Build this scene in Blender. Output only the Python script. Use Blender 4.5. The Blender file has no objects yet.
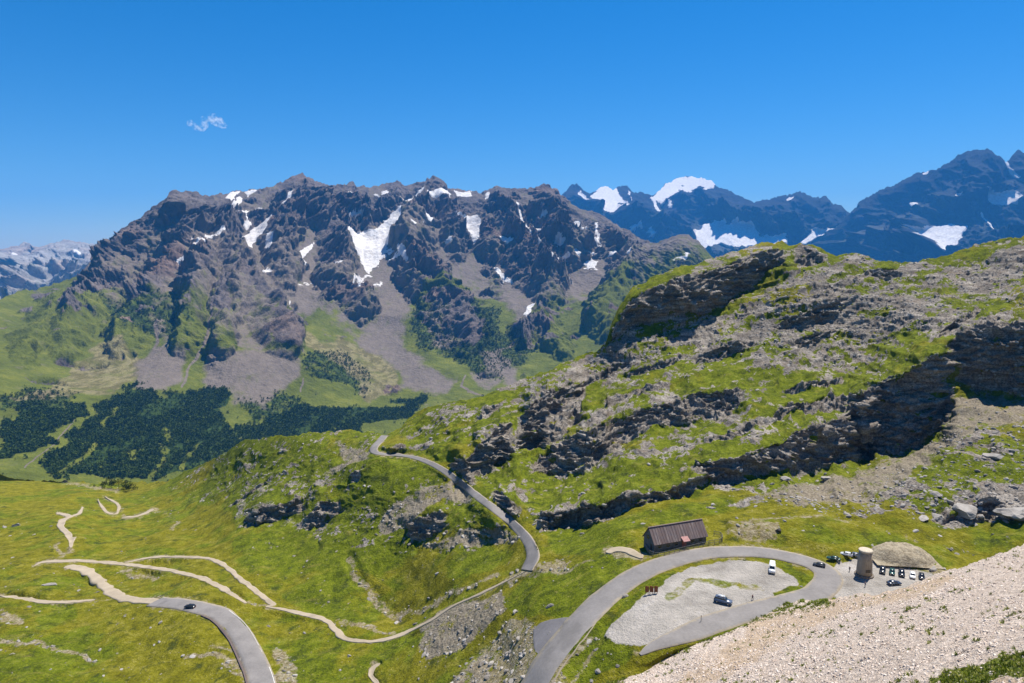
import bpy, bmesh, math, random
import numpy as np
from mathutils import Vector, Matrix

random.seed(7)
RNG = np.random.default_rng(11)
C = bpy.context.scene.collection
SC = bpy.context.scene

# ------------------------------------------------------------------ camera
F = 683.0; PITCH = math.radians(7.6); HCAM = 85.0
cp, sp = math.cos(PITCH), math.sin(PITCH)
CAM = np.array([0.0, 0.0, HCAM])
cam_d = bpy.data.cameras.new('camera'); cam = bpy.data.objects.new('camera', cam_d); C.objects.link(cam)
cam.location = (0, 0, HCAM); cam.rotation_euler = (math.radians(90) - PITCH, 0, 0)
cam_d.sensor_width = 36.0; cam_d.lens = F * 36.0 / 1024.0
cam_d.clip_start = 1.0; cam_d.clip_end = 120000.0
SC.camera = cam

def ray(u, v):
    x = (np.asarray(u, float) - 512) / F; y = (np.asarray(v, float) - 341.5) / F
    return np.stack([x, cp - sp * y, -sp - cp * y], -1)
def at_z(u, v, z):
    d = ray(u, v); t = (z - HCAM) / d[..., 2]
    return CAM + t[..., None] * d
def project(P):
    P = np.asarray(P, float) - CAM
    x = P[..., 0]; fw = P[..., 1] * cp - P[..., 2] * sp; up = P[..., 1] * sp + P[..., 2] * cp
    return 512 + F * x / fw, 341.5 - F * up / fw

# ------------------------------------------------------------------ noise
_p = np.random.default_rng(3).permutation(256).astype(np.int32); PERM = np.concatenate([_p, _p, _p])
_a = np.random.default_rng(5).normal(size=(256, 3)); G3 = (_a / np.linalg.norm(_a, axis=1)[:, None]).astype(np.float32)
def perlin(x, y, z):
    x = np.asarray(x, np.float32); y = np.asarray(y, np.float32); z = np.asarray(z, np.float32)
    xf, yf, zf = np.floor(x), np.floor(y), np.floor(z)
    xi, yi, zi = xf.astype(np.int64) & 255, yf.astype(np.int64) & 255, zf.astype(np.int64) & 255
    x = x - xf; y = y - yf; z = z - zf
    w = lambda t: t * t * t * (t * (t * 6 - 15) + 10)
    u, v, s = w(x), w(y), w(z)
    def g(i, j, k):
        h = PERM[PERM[PERM[xi + i] + yi + j] + zi + k]
        r = G3[h]
        return r[..., 0] * (x - i) + r[..., 1] * (y - j) + r[..., 2] * (z - k)
    def mix(a, b, t): return a + (b - a) * t
    return mix(mix(mix(g(0,0,0), g(1,0,0), u), mix(g(0,1,0), g(1,1,0), u), v),
               mix(mix(g(0,0,1), g(1,0,1), u), mix(g(0,1,1), g(1,1,1), u), v), s) * 1.6
def fbm(x, y, z, o=4, gain=.5):
    r = 0; a = 1.0; f = 1.0
    for i in range(o):
        r = r + a * perlin(x * f + 17.3 * i, y * f + 5.1 * i, z * f + 9.7 * i); a *= gain; f *= 2.03
    return r
def ridged(x, y, z, o=4, gain=.55):
    r = 0; a = 1.0; f = 1.0; w = 1.0
    for i in range(o):
        n = 1 - np.abs(perlin(x * f + 31.3 * i, y * f + 7.1 * i, z * f + 3.7 * i)) * 1.6
        n = np.clip(n, 0, 1) ** 2 * w; w = np.clip(n * 1.6, 0.2, 1)
        r = r + a * n; a *= gain; f *= 2.05
    return r - 0.8
def sstep(a, b, x):
    t = np.clip((x - a) / (b - a), 0, 1); return t * t * (3 - 2 * t)

# ------------------------------------------------------------------ small 2-D tools
def tps(pts, U, V, step=4.0, smooth=0.0):
    """thin plate spline through (u, v, value) points, sampled on U, V arrays"""
    pts = np.array(pts, float); s = 200.0
    X = pts[:, :2] / s; n = len(X)
    def k(r2): return np.where(r2 > 1e-12, 0.5 * r2 * np.log(np.maximum(r2, 1e-12)), 0)
    K = k(((X[:, None] - X[None]) ** 2).sum(-1)) + smooth * np.eye(n)
    Pm = np.c_[np.ones(n), X]; A = np.zeros((n + 3, n + 3)); A[:n, :n] = K; A[:n, n:] = Pm; A[n:, :n] = Pm.T
    w = np.linalg.solve(A, np.r_[pts[:, 2], 0, 0, 0])
    u0, u1, v0, v1 = U.min() - step, U.max() + step, V.min() - step, V.max() + step
    gu = np.arange(u0, u1 + step, step); gv = np.arange(v0, v1 + step, step)
    GU, GV = np.meshgrid(gu, gv); Q = np.c_[GU.ravel(), GV.ravel()] / s
    Z = np.c_[np.ones(len(Q)), Q] @ w[n:]
    for i in range(n): Z = Z + w[i] * k(((Q - X[i]) ** 2).sum(-1))
    return bicub(Z.reshape(GU.shape), (V - gv[0]) / step, (U - gu[0]) / step)
def bicub(Z, r, c):
    """cubic B-spline sampling: smooth slopes, no facets"""
    Z = np.pad(Z, 2, mode='reflect', reflect_type='odd'); r = np.clip(r + 2, 1, Z.shape[0] - 3.001); c = np.clip(c + 2, 1, Z.shape[1] - 3.001)
    i = r.astype(int); j = c.astype(int); a = r - i; b = c - j; out = 0
    w = lambda t: ((1 - t) ** 3 / 6, (3 * t ** 3 - 6 * t ** 2 + 4) / 6, (-3 * t ** 3 + 3 * t ** 2 + 3 * t + 1) / 6, t ** 3 / 6)
    wa, wb = w(a), w(b)
    for p in range(4):
        for q in range(4): out = out + wa[p] * wb[q] * Z[i + p - 1, j + q - 1]
    return out
def bilin(Z, r, c):
    r = np.clip(r, 0, Z.shape[0] - 1.001); c = np.clip(c, 0, Z.shape[1] - 1.001)
    i = r.astype(int); j = c.astype(int); a = r - i; b = c - j
    return (Z[i, j] * (1 - a) * (1 - b) + Z[i + 1, j] * a * (1 - b) + Z[i, j + 1] * (1 - a) * b + Z[i + 1, j + 1] * a * b)
def pip(poly, U, V):
    poly = np.array(poly, float); out = np.zeros(U.shape, bool)
    (a0, b0), (a1, b1) = poly.min(0), poly.max(0)
    m = (U >= a0) & (U <= a1) & (V >= b0) & (V <= b1)
    if not m.any(): return out
    x = U[m]; y = V[m]; r = np.zeros(x.shape, bool); n = len(poly)
    for i in range(n):
        xa, ya = poly[i]; xb, yb = poly[(i + 1) % n]
        if ya == yb: continue
        c = ((ya > y) != (yb > y)) & (x < (xb - xa) * (y - ya) / (yb - ya) + xa); r ^= c
    out[m] = r; return out
def blur(M, n=1):
    for _ in range(n):
        P = np.pad(M, 1, mode='edge'); M = (P[:-2, 1:-1] + 2 * P[1:-1, 1:-1] + P[2:, 1:-1]) / 4
        P = np.pad(M, 1, mode='edge'); M = (P[1:-1, :-2] + 2 * P[1:-1, 1:-1] + P[1:-1, 2:]) / 4
    return M
def area(polys, U, V, n=2):
    m = np.zeros(U.shape, bool)
    for p in polys: m |= pip(p, U, V)
    return blur(m.astype(np.float32), n)
def linemask(line, w, U, V):
    """soft mask around a polyline, w = half width in px"""
    d = np.full(U.shape, 1e9, np.float32); L = np.array(line, float)
    for (xa, ya), (xb, yb) in zip(L[:-1], L[1:]):
        m = (U > min(xa, xb) - 4 * w - 4) & (U < max(xa, xb) + 4 * w + 4) & (V > min(ya, yb) - 4 * w - 4) & (V < max(ya, yb) + 4 * w + 4)
        if not m.any(): continue
        dx, dy = xb - xa, yb - ya; t = np.clip(((U[m] - xa) * dx + (V[m] - ya) * dy) / max(dx * dx + dy * dy, 1e-9), 0, 1)
        d[m] = np.minimum(d[m], np.hypot(U[m] - xa - t * dx, V[m] - ya - t * dy))
    return 1 - sstep(w * .6, w * 1.4, d)
def spline(pts, n):
    P = np.array(pts, float); P = np.vstack([2 * P[0] - P[1], P, 2 * P[-1] - P[-2]])
    t = np.linspace(0, len(P) - 3 - 1e-6, n); i = t.astype(int); f = (t - i)[:, None]
    a, b, c, d = P[i], P[i + 1], P[i + 2], P[i + 3]
    return .5 * (2 * b + (c - a) * f + (2 * a - 5 * b + 4 * c - d) * f ** 2 + (3 * b - a - 3 * c + d) * f ** 3)

# ------------------------------------------------------------------ object helpers
def mesh_np(name, verts, faces, mat=None, smooth=True, attrs=None, parent=None):
    verts = np.ascontiguousarray(verts, np.float32); faces = np.ascontiguousarray(faces, np.int32)
    me = bpy.data.meshes.new(name); nf, k = faces.shape
    me.vertices.add(len(verts)); me.vertices.foreach_set('co', verts.ravel())
    me.loops.add(nf * k); me.loops.foreach_set('vertex_index', faces.ravel())
    me.polygons.add(nf); me.polygons.foreach_set('loop_start', np.arange(0, nf * k, k, dtype=np.int32))
    me.polygons.foreach_set('use_smooth', np.full(nf, smooth))
    me.update(calc_edges=True)
    for a, d in (attrs or {}).items():
        me.attributes.new(a, 'FLOAT', 'POINT').data.foreach_set('value', np.ascontiguousarray(d, np.float32).ravel())
    o = bpy.data.objects.new(name, me); C.objects.link(o)
    if mat: me.materials.append(mat)
    if parent: o.parent = parent
    return o
def obj(name, bm, mat, parent=None, smooth=False):
    me = bpy.data.meshes.new(name); bmesh.ops.recalc_face_normals(bm, faces=bm.faces[:]); bm.to_mesh(me); bm.free()
    for p in me.polygons: p.use_smooth = smooth
    o = bpy.data.objects.new(name, me); C.objects.link(o)
    if mat: me.materials.append(mat)
    if parent: o.parent = parent
    return o
def tag(o, label=None, cat=None, group=None, kind=None):
    if label: o['label'] = label
    if cat: o['category'] = cat
    if group: o['group'] = group
    if kind: o['kind'] = kind
    return o
def thing(name, label, cat, loc, rz=0, group=None):
    o = bpy.data.objects.new(name, None); C.objects.link(o); o.location = loc; o.rotation_euler = (0, 0, rz)
    o.empty_display_size = .3
    return tag(o, label, cat, group)
def copy_tree(o, parent=None):
    c = o.copy(); C.objects.link(c)
    if parent: c.parent = parent
    for ch in [x for x in bpy.data.objects if x.parent == o]: copy_tree(ch, c)
    return c
def box(bm, x0, x1, y0, y1, z0, z1):
    vs = [bm.verts.new((x, y, z)) for x in (x0, x1) for y in (y0, y1) for z in (z0, z1)]
    for f in ((0,1,3,2), (4,6,7,5), (0,4,5,1), (2,3,7,6), (0,2,6,4), (1,5,7,3)): bm.faces.new([vs[i] for i in f])
def prism(bm, prof, y0, y1):
    """closed profile in x,z extruded along y"""
    a = [bm.verts.new((x, y0, z)) for x, z in prof]; b = [bm.verts.new((x, y1, z)) for x, z in prof]; n = len(prof)
    bm.faces.new(a); bm.faces.new(b[::-1])
    for i in range(n): bm.faces.new([a[i], b[i], b[(i + 1) % n], a[(i + 1) % n]])
def lathe(bm, prof, n=24, cx=0, cy=0):
    rings = [[bm.verts.new((cx + r * math.cos(2 * math.pi * k / n), cy + r * math.sin(2 * math.pi * k / n), z)) for k in range(n)] for r, z in prof]
    for A, B in zip(rings[:-1], rings[1:]):
        for k in range(n): bm.faces.new([A[k], A[(k + 1) % n], B[(k + 1) % n], B[k]])
    bm.faces.new(rings[0][::-1]); bm.faces.new(rings[-1])

# ------------------------------------------------------------------ material helpers
class Mat:
    def __init__(s, name, rough=.9, spec=.2):
        s.m = bpy.data.materials.new(name); s.m.use_nodes = True; s.t = s.m.node_tree
        s.b = s.t.nodes['Principled BSDF']; s.b.inputs['Roughness'].default_value = rough
        s.b.inputs['Specular IOR Level'].default_value = spec
        s.co = s.t.nodes.new('ShaderNodeTexCoord').outputs['Object']
    def n(s, kind, **k):
        nd = s.t.nodes.new('ShaderNode' + kind)
        for a, v in k.items(): setattr(nd, a, v)
        return nd
    def link(s, a, b): s.t.links.new(a, b)
    def noise(s, size, detail=4, rough=.55, stretch=None, dist=0.0, co=None):
        nd = s.n('TexNoise'); nd.inputs['Scale'].default_value = 1.0 if stretch else 1.0 / size
        nd.inputs['Detail'].default_value = detail; nd.inputs['Roughness'].default_value = rough; nd.inputs['Distortion'].default_value = dist
        src = co or s.co
        if stretch:
            mp = s.n('Mapping'); mp.inputs['Scale'].default_value = [1.0 / q for q in stretch[:3]]
            if len(stretch) > 3: mp.inputs['Rotation'].default_value = stretch[3]
            s.link(src, mp.inputs[0]); src = mp.outputs[0]
        s.link(src, nd.inputs['Vector'])
        mr = s.n('MapRange', clamp=False)
        for i, q in enumerate((.28, .72, 0.0, 1.0)): mr.inputs[i + 1].default_value = q
        s.link(nd.outputs['Fac'], mr.inputs[0]); return mr.outputs[0]
    def voro(s, size, feature='F1', out='Distance'):
        nd = s.n('TexVoronoi', feature=feature); nd.inputs['Scale'].default_value = 1.0 / size; s.link(s.co, nd.inputs['Vector']); return nd.outputs[out]
    def ramp(s, f, stops):
        nd = s.n('ValToRGB'); e = nd.color_ramp.elements
        while len(e) < len(stops): e.new(.5)
        for i, (p, c) in enumerate(stops): e[i].position = p; e[i].color = (*c, 1) if len(c) == 3 else c
        s.link(f, nd.inputs[0]); return nd.outputs[0]
    def step(s, f, a, b):
        nd = s.n('MapRange', interpolation_type='SMOOTHSTEP'); nd.inputs[1].default_value = a; nd.inputs[2].default_value = b
        s.link(f, nd.inputs[0]); return nd.outputs[0]
    def math(s, op, a, b=None):
        nd = s.n('Math', operation=op)
        for i, q in enumerate((a, b)):
            if q is None: continue
            if isinstance(q, (int, float)): nd.inputs[i].default_value = q
            else: s.link(q, nd.inputs[i])
        return nd.outputs[0]
    def mix(s, f, a, b, mode='MIX'):
        nd = s.n('Mix', data_type='RGBA', blend_type=mode)
        for i, q in ((0, f), (6, a), (7, b)):
            if isinstance(q, (int, float)): nd.inputs[i].default_value = q
            elif isinstance(q, tuple): nd.inputs[i].default_value = (*q, 1)
            else: s.link(q, nd.inputs[i])
        return nd.outputs[2]
    def attr(s, name):
        nd = s.n('Attribute', attribute_name=name); return nd.outputs['Fac']
    def over(s, col, name, new, nz=None, amt=.5, lo=.35, hi=.65, top=1.0):
        """lay 'new' over 'col' where attribute 'name' (edge broken up by noise nz) is high"""
        f = s.attr(name)
        if nz is not None: f = s.math('ADD', f, s.math('MULTIPLY', s.math('SUBTRACT', nz, .5), amt))
        k = s.step(f, lo, hi)
        return s.mix(k if top == 1 else s.math('MULTIPLY', k, top), col, new)
    def out(s, col, bump=None, dist=1.0, strength=1.0):
        if isinstance(col, tuple): s.b.inputs['Base Color'].default_value = (*col, 1)
        else: s.link(col, s.b.inputs['Base Color'])
        if bump is not None:
            b = s.n('Bump'); b.inputs['Strength'].default_value = strength; b.inputs['Distance'].default_value = dist
            s.link(bump, b.inputs['Height']); s.link(b.outputs[0], s.b.inputs['Normal'])
        return s.m
def plain(name, col, rough=.6, spec=.3, metal=0.0, var=.25, size=.4):
    m = Mat(name, rough, spec); m.b.inputs['Metallic'].default_value = metal
    nz = m.noise(size, 3)
    return m.out(m.mix(nz, tuple(c * (1 - var) for c in col), tuple(min(1, c * (1 + var)) for c in col)))

# ------------------------------------------------------------------ terrain sheets
class Sheet:
    """a piece of terrain seen from the camera: columns of constant bearing, rows from the skyline down to its foot"""
    def __init__(s, u0, u1, du, rows, top, bot, jag=(0, 0), seed=0):
        s.u = np.arange(u0, u1 + du, du); s.u0, s.du, s.rows = u0, du, rows
        f = lambda p: np.full(s.u.shape, float(p)) if np.isscalar(p) else np.interp(s.u, *np.array(p, float).T)
        s.top, s.bot = f(top), f(bot)
        for amp, w in (jag if isinstance(jag[0], tuple) else (jag,)):
            if amp: s.top = s.top + amp * fbm(s.u / w, s.u * 0 + seed, s.u * 0 + .5, 4, .6)
        s.bot = np.maximum(s.bot, s.top + 4)
        k = np.linspace(0, 1, rows)[:, None]
        s.U = np.broadcast_to(s.u[None], (rows, len(s.u))).copy(); s.V = s.top[None] + k * (s.bot - s.top)[None]
    Pg = None
    def pos(s): return CAM + s.t[..., None] * ray(s.U, s.V)
    def push(s, dn, n=6, zk=1.0):
        """raise the sheet by dn metres along its own (smoothed) normal and keep the result"""
        Q = s.pos(); B = np.stack([blur(Q[..., k], n) for k in range(3)], -1)
        nv = np.cross(np.gradient(B, axis=1), np.gradient(B, axis=0)); nv /= np.linalg.norm(nv, axis=-1)[..., None] + 1e-9
        nv *= np.sign((nv * (CAM - Q)).sum(-1))[..., None]
        nv[..., 2] *= zk; nv /= np.linalg.norm(nv, axis=-1)[..., None] + 1e-9
        s.Pg = Q + nv * dn[..., None]
    def rc(s, u, v):
        c = np.clip((np.asarray(u, float) - s.u0) / s.du, 0, len(s.u) - 1.001); j = c.astype(int); b = c - j
        tp = s.top[j] * (1 - b) + s.top[j + 1] * b; bt = s.bot[j] * (1 - b) + s.bot[j + 1] * b
        return (np.asarray(v, float) - tp) / (bt - tp) * (s.rows - 1), c
    def surf(s, u, v):
        r, c = s.rc(u, v)
        if s.Pg is None: return CAM + bilin(s.t, r, c)[..., None] * ray(u, v)
        return np.stack([bilin(s.Pg[..., k], r, c) for k in range(3)], -1)
    def get(s, M, u, v): return bilin(M, *s.rc(u, v))
    def build(s, name, mat, attrs, back=(3, 10, 25, 60, 130), drop=.55):
        P = s.pos() if s.Pg is None else s.Pg; A = dict(attrs)
        t0 = P[0]; h = t0[:, :2] / np.linalg.norm(t0[:, :2], axis=1)[:, None]
        rows = [np.c_[t0[:, :2] + h * d, t0[:, 2] - drop * d * (.35 + .65 * min(1, d / back[2]))] for d in back[::-1]]
        P = np.concatenate([np.array(rows), P]) if rows else P
        for a in A: A[a] = np.concatenate([np.repeat(A[a][:1], len(rows), 0), A[a]])
        R, W = P.shape[:2]; i = np.arange(R * W).reshape(R, W)
        q = np.stack([i[1:, :-1], i[1:, 1:], i[:-1, 1:], i[:-1, :-1]], -1).reshape(-1, 4)
        return mesh_np(name, P.reshape(-1, 3), q, mat, True, A)

# ================================================================== NEAR GROUND
NEAR_TOP = [(-80,471),(0,474),(30,479),(60,482),(100,483),(150,484),(165,483),(180,474),(200,466),(230,451),(245,442),(262,437),
 (285,434),(320,433),(355,431),(378,432),(386,434),(392,432),(400,428),(415,412),(425,408),(440,405),(460,400),(480,396),(495,390),
 (510,384),(540,373),(570,360),(600,350),(606,342),(612,320),(620,303),(633,286),(650,277),(671,269),(700,261),(730,252),(745,248),
 (765,244),(783,243),(789,248),(795,246),(801,242),(812,246),(830,253),(845,254),(860,255),(880,262),(900,262),(925,259),(945,255),
 (965,250),(985,244),(1000,240),(1024,235),(1110,220)]
N = Sheet(-80, 1104, .8, 620, NEAR_TOP, 745, ((3.0, 26), (1.2, 7)), 1)
Zc = [ # u, v, height above the car park
 (835,580,0),(720,550,0),(650,565,-.5),(760,610,0),(920,575,0),(690,605,-.5),(690,632,-.6),(640,625,-1),(648,650,-1.2),(625,660,-2.2),(600,672,-4.5),(565,690,-8),(600,600,-3.5),(570,640,-6),(545,672,-9),(530,745,-14),
 (530,562,-15),(500,520,-16),(470,490,-18),(430,465,-20),(380,450,-22),(388,434,-24),(560,590,-9),(510,600,-20),
 (480,590,-27),(430,618,-40),(390,635,-48),(340,638,-52),(280,610,-56),(190,606,-55),(250,655,-53),(0,683,-58),(0,745,-54),(150,683,-56),(150,745,-52),
 (300,683,-52),(380,683,-48),(460,683,-32),(500,655,-22),(400,745,-42),(395,612,-52),(370,585,-52),(420,560,-41),(490,560,-26),(300,560,-57),(230,530,-64),
 (70,520,-82),(120,495,-108),(0,478,-125),(60,484,-122),(0,560,-72),(165,490,-100),(0,620,-62),(-80,480,-122),(-80,683,-58),(-80,745,-54),(100,570,-68),
 (240,445,-52),(300,436,-31),(350,436,-27),(200,470,-84),(290,530,-56),(340,500,-41),(250,500,-57),(300,480,-44),(250,470,-55),(400,490,-28),(450,505,-25),(420,535,-36),(500,538,-24),
 (540,532,-13),(600,530,-5),(640,512,-1),(700,492,2),(690,540,0),(800,530,1),(800,490,3),(850,480,5),(930,470,9),(1024,490,9),(1104,490,10),(940,530,2),(1024,530,3),
 (870,640,-6),(1000,640,-6),(870,745,-12),(1104,640,-8),(1104,745,-14),(700,680,-8),(640,745,-14),
 (440,420,-10),(480,400,-2),(540,380,7),(600,357,20),(540,490,-16),(600,430,0),(520,440,-8),(700,400,14),(620,470,0),(760,430,14),(850,392,17),(850,458,6),(919,448,11),
 (950,345,46),(955,410,19),(1000,325,54),(1000,392,26),(1104,320,60),(1104,400,28),(1024,440,17),(900,300,60),(850,340,36),(750,330,40),(680,330,38),(612,340,31),(640,282,64),(640,300,60),(700,285,60),
 (680,300,46),(740,252,78),(800,246,84),(870,264,80),(940,257,82),(1024,238,90),(1104,222,97),(800,290,62),(980,290,68)]
Pc = np.array(Zc, float); inv = 1 / ((Pc[:, 2] - HCAM) / ray(Pc[:, 0], Pc[:, 1])[:, 2])
# points at or above eye level need a range of their own
rng_over = {(740,252): 470, (800,246): 455, (870,264): 430, (940,257): 425, (1024,238): 412, (1104,222): 405, (640,282): 445, (900,300): 385, (980,290): 378, (640,300): 420, (700,285): 424,
            (1000,325): 322, (1104,320): 318, (950,345): 318, (800,290): 398, (680,300): 408}
for i, (a, b, z) in enumerate(Zc):
    if (a, b) in rng_over: inv[i] = 1.0 / rng_over[(a, b)]
U, V = N.U, N.V
it = np.clip(tps(np.c_[Pc[:, :2], inv], U, V, smooth=1e-4), 1 / 620, 1 / 90)
# the car park and the road bend lie level
_gu, _gv = np.meshgrid(np.arange(400, 1200, 6.), np.arange(400, 800, 6.))
_c = blur(pip([(655,645),(650,605),(665,565),(690,535),(760,530),(840,540),(880,546),(960,560),(1104,560),(1104,660),(860,660),(690,650),(640,650)], _gu, _gv).astype(float), 4)
flat = np.where(U > 500, bicub(_c, (V - 400) / 6, (U - 400) / 6), 0)
it = it * (1 - flat) + flat * (ray(U, V)[..., 2] / (0 - HCAM))
L = -np.log(it)

CLIFFS = [  # top edge, foot, strength
 ([(604,343),(611,330),(620,315),(631,298),(650,290),(671,279),(700,272),(712,268),(730,262),(745,257),(775,249),(789,249)], [(606,341),(612,340),(622,333),(633,327),(671,313),(707,316),(734,298),(772,269),(789,258)], .92),
 ([(790,248),(801,243),(812,246),(832,256)], [(790,258),(801,266),(815,264),(832,258)], 0.48),
 ([(513,428),(530,405),(550,390),(575,383),(590,384)], [(513,452),(545,448),(562,436),(580,414),(590,390)], 0.76),
 ([(462,461),(480,442),(500,425),(517,420)], [(462,466),(480,473),(500,464),(517,456)], 0.84),
 ([(526,470),(548,448),(570,434),(600,423),(622,413),(644,408),(669,398),(696,393),(720,388),(748,386)], [(526,476),(560,478),(590,470),(610,452),(640,432),(669,425),(696,420),(720,416),(748,400)], 0.64),
 ([(690,464),(720,458),(744,452),(775,440),(810,426),(840,416),(862,408),(880,396)], [(690,476),(720,480),(744,476),(796,470),(826,467),(853,461),(880,458),(890,452)], .86),
 ([(760,420),(799,399),(830,394),(853,392),(870,388)], [(760,424),(799,412),(830,410),(853,408),(870,404)], .62),
 ([(845,396),(860,389),(886,379),(908,371),(935,357),(952,352),(960,352)], [(845,402),(862,452),(897,456),(919,448),(938,436),(950,420),(960,396)], .92),
 ([(947,345),(963,330),(990,320),(1017,319),(1060,314),(1104,312)], [(947,350),(960,382),(979,393),(1024,396),(1060,398),(1104,400)], .88),
 ([(532,521),(545,514),(589,501),(634,492),(666,489),(693,480),(712,474)], [(532,526),(545,531),(589,525),(619,513),(640,505),(666,501),(708,484),(712,478)], 0.88),
 ([(444,468),(455,459),(468,457),(480,468)], [(444,472),(455,484),(465,489),(480,484)], 0.88),
 ([(376,446),(384,448),(403,446),(413,452)], [(376,449),(390,455),(403,455),(413,455)], 0.88),
 ([(488,496),(497,491),(510,498),(526,506)], [(488,502),(498,508),(510,517),(526,517)], 0.88),
 ([(240,523),(260,510),(285,504),(308,497)], [(240,527),(260,526),(285,519),(308,509)], 0.80),
 ([(300,520),(320,505),(345,500)], [(300,528),(320,528),(345,508)], 0.64),
 ([(400,528),(418,518),(442,512),(450,514)], [(400,534),(418,542),(442,532),(450,524)], 0.56),
 ([(225,506),(250,490),(275,478)], [(225,509),(250,496),(275,484)], 0.64),
 ([(345,480),(358,470),(368,464)], [(345,486),(358,480),(368,468)], 0.72),
 ([(690,360),(712,350),(738,341),(760,340)], [(690,365),(712,364),(738,356),(760,344)], 0.72),
 ([(772,327),(800,314),(825,304),(850,303)], [(772,331),(800,328),(825,320),(850,307)], 0.72),
 ([(788,342),(815,334),(840,326)], [(788,347),(815,345),(840,331)], 0.72),
 ([(560,398),(600,372),(640,350)], [(560,402),(600,380),(640,354)], 0.56),
 ([(620,372),(660,362),(690,352)], [(620,377),(660,369),(690,357)], 0.56),
 ([(600,402),(640,388),(672,380)], [(600,407),(640,397),(672,384)], 0.64),
 ([(470,420),(490,405),(510,395)], [(470,424),(490,414),(510,400)], 0.64),
 ([(860,272),(885,266),(905,270)], [(860,276),(885,278),(905,275)], 0.64),
 ([(925,338),(955,320),(985,306)], [(930,344),(955,327),(985,311)], 0.64),
 ([(780,386),(810,380),(850,378)], [(780,390),(810,387),(850,382)], 0.64),
 ([(700,440),(730,430),(770,410)], [(700,446),(730,438),(770,416)], 0.64),
 ([(560,455),(590,448),(606,444)], [(560,460),(590,455),(606,449)], 0.56),
 ([(940,520),(965,505),(990,496),(1004,500)], [(940,522),(965,518),(990,521),(1004,514)], 0.72),
 ([(994,514),(1010,506),(1040,504)], [(994,519),(1010,519),(1040,516)], 0.72),
 ([(932,512),(940,508),(947,509)], [(932,515),(940,517),(947,514)], 0.72),
 ([(985,452),(995,446),(1008,448)], [(985,459),(995,461),(1008,455)], 0.72),
]
P0 = CAM + np.exp(L)[..., None] * ray(U, V)
wob = 3.2 * fbm(P0[..., 0] / 14, P0[..., 2] / 14, P0[..., 1] / 40, 4, .6) 
cliff = np.zeros(U.shape, np.float32); rowsI = np.arange(N.rows)
for top, foot, k in CLIFFS:
    T = np.array(top, float); B = np.array(foot, float)
    js = np.where((N.u >= T[0, 0]) & (N.u <= T[-1, 0]))[0]
    if not len(js): continue
    vt = np.interp(N.u[js], *T.T); vb = np.interp(N.u[js], *B.T); h = np.maximum(vb - vt, .8)
    fade = np.clip((N.u[js] - T[0, 0]) / 16, 0, 1) * np.clip((T[-1, 0] - N.u[js]) / 16, 0, 1) if T[-1, 0] < 1100 else np.clip((N.u[js] - T[0, 0]) / 16, 0, 1)
    Lb = np.array([np.interp(b, V[:, j], L[:, j]) for j, b in zip(js, vb)]); Lt = np.array([np.interp(a, V[:, j], L[:, j]) for j, a in zip(js, vt)])
    G = np.clip(Lt - Lb, 0, .5) * k * fade
    Vj = V[:, js] + wob[:, js] * np.minimum(1, h / 12); s = (Vj - vt) / h      # 0 at the top edge, 1 at the foot
    ap = np.minimum(1.3, 34 / h)
    off = np.where(s < 0, -.5 * np.clip(1 + s / ap, 0, 1), np.where(s > 1, .5 * np.clip(1 - (s - 1) / ap, 0, 1), s - .5))
    # stepped ledges inside the face
    L[:, js] += G * off
    cliff[:, js] = np.maximum(cliff[:, js], (sstep(-.12, .1, s) * (1 - sstep(.9, 1.1, s)) * np.minimum(1, h / 3.5) * np.minimum(1, fade * 2)))

# roads: centre line in the photo, true width in metres
ROADS = [
 ('road', [(528,700),(545,668),(566,640),(590,612),(620,586),(650,569),(690,556),(725,552),(765,553),(800,560),(822,569),(828,580),(815,594),(785,603),(750,612),(715,623),(682,636),(655,646),(640,655)], 7.0, 'asphalt'),
 ('road', [(268,720),(262,683),(252,655),(238,630),(220,614),(200,608),(180,604),(155,602)], 8.2, 'asphalt'),
 ('road', [(527,571),(533,556),(528,541),(515,526),(497,511),(478,497),(460,483),(446,472),(430,463),(412,457),(392,455),(376,453),(374,448),(380,441),(386,434)], 4.4, 'asphalt'),
 ('dirt_track', [(168,603),(135,600),(118,596),(107,588),(95,577),(84,570),(70,567),(64,568)], 4.9, 'dirt'),
 ('dirt_track', [(34,566),(46,562),(80,561),(120,564),(160,569),(190,575),(212,583),(230,593),(247,604)], 2.7, 'dirt'),
 ('dirt_track', [(125,563),(150,558),(180,557),(210,559),(225,566),(238,577),(255,591),(268,601),(272,605),(266,607)], 2.4, 'dirt'),
 ('dirt_track', [(266,607),(285,610),(310,616),(327,621),(335,630),(345,638),(365,642),(388,639),(410,631),(430,621),(452,607),(480,594),(505,582),(525,572)], 2.4, 'dirt'),
 ('dirt_track', [(0,596),(20,599),(45,602),(70,602),(95,600)], 2.4, 'dirt'),
 ('dirt_track', [(71,548),(71,540),(66,533),(61,527),(63,521),(70,517),(78,514),(83,509)], 3.4, 'dirt'),
 ('dirt_track', [(57,513),(66,515),(70,517)], 3.4, 'dirt'),
 ('dirt_track', [(98,501),(103,508),(108,513),(116,514),(119,508),(116,503),(105,498)], 2.0, 'dirt'),
 ('dirt_track', [(122,518),(138,516),(150,511),(153,509)], 2.8, 'dirt'),
 ('dirt_track', [(606,553),(618,550),(632,553),(641,559)], 3.4, 'dirt'),
 ('footpath', [(380,664),(374,668),(371,676),(376,683),(382,690)], 1.6, 'dirt'),
]
LOT = [(604,634),(615,618),(632,602),(652,588),(672,575),(700,565),(730,560),(760,562),(778,567),(790,573),(800,578),(802,584),(790,592),(768,600),(742,607),(715,615),(690,627),(665,640),(640,646),(615,643)]
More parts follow.
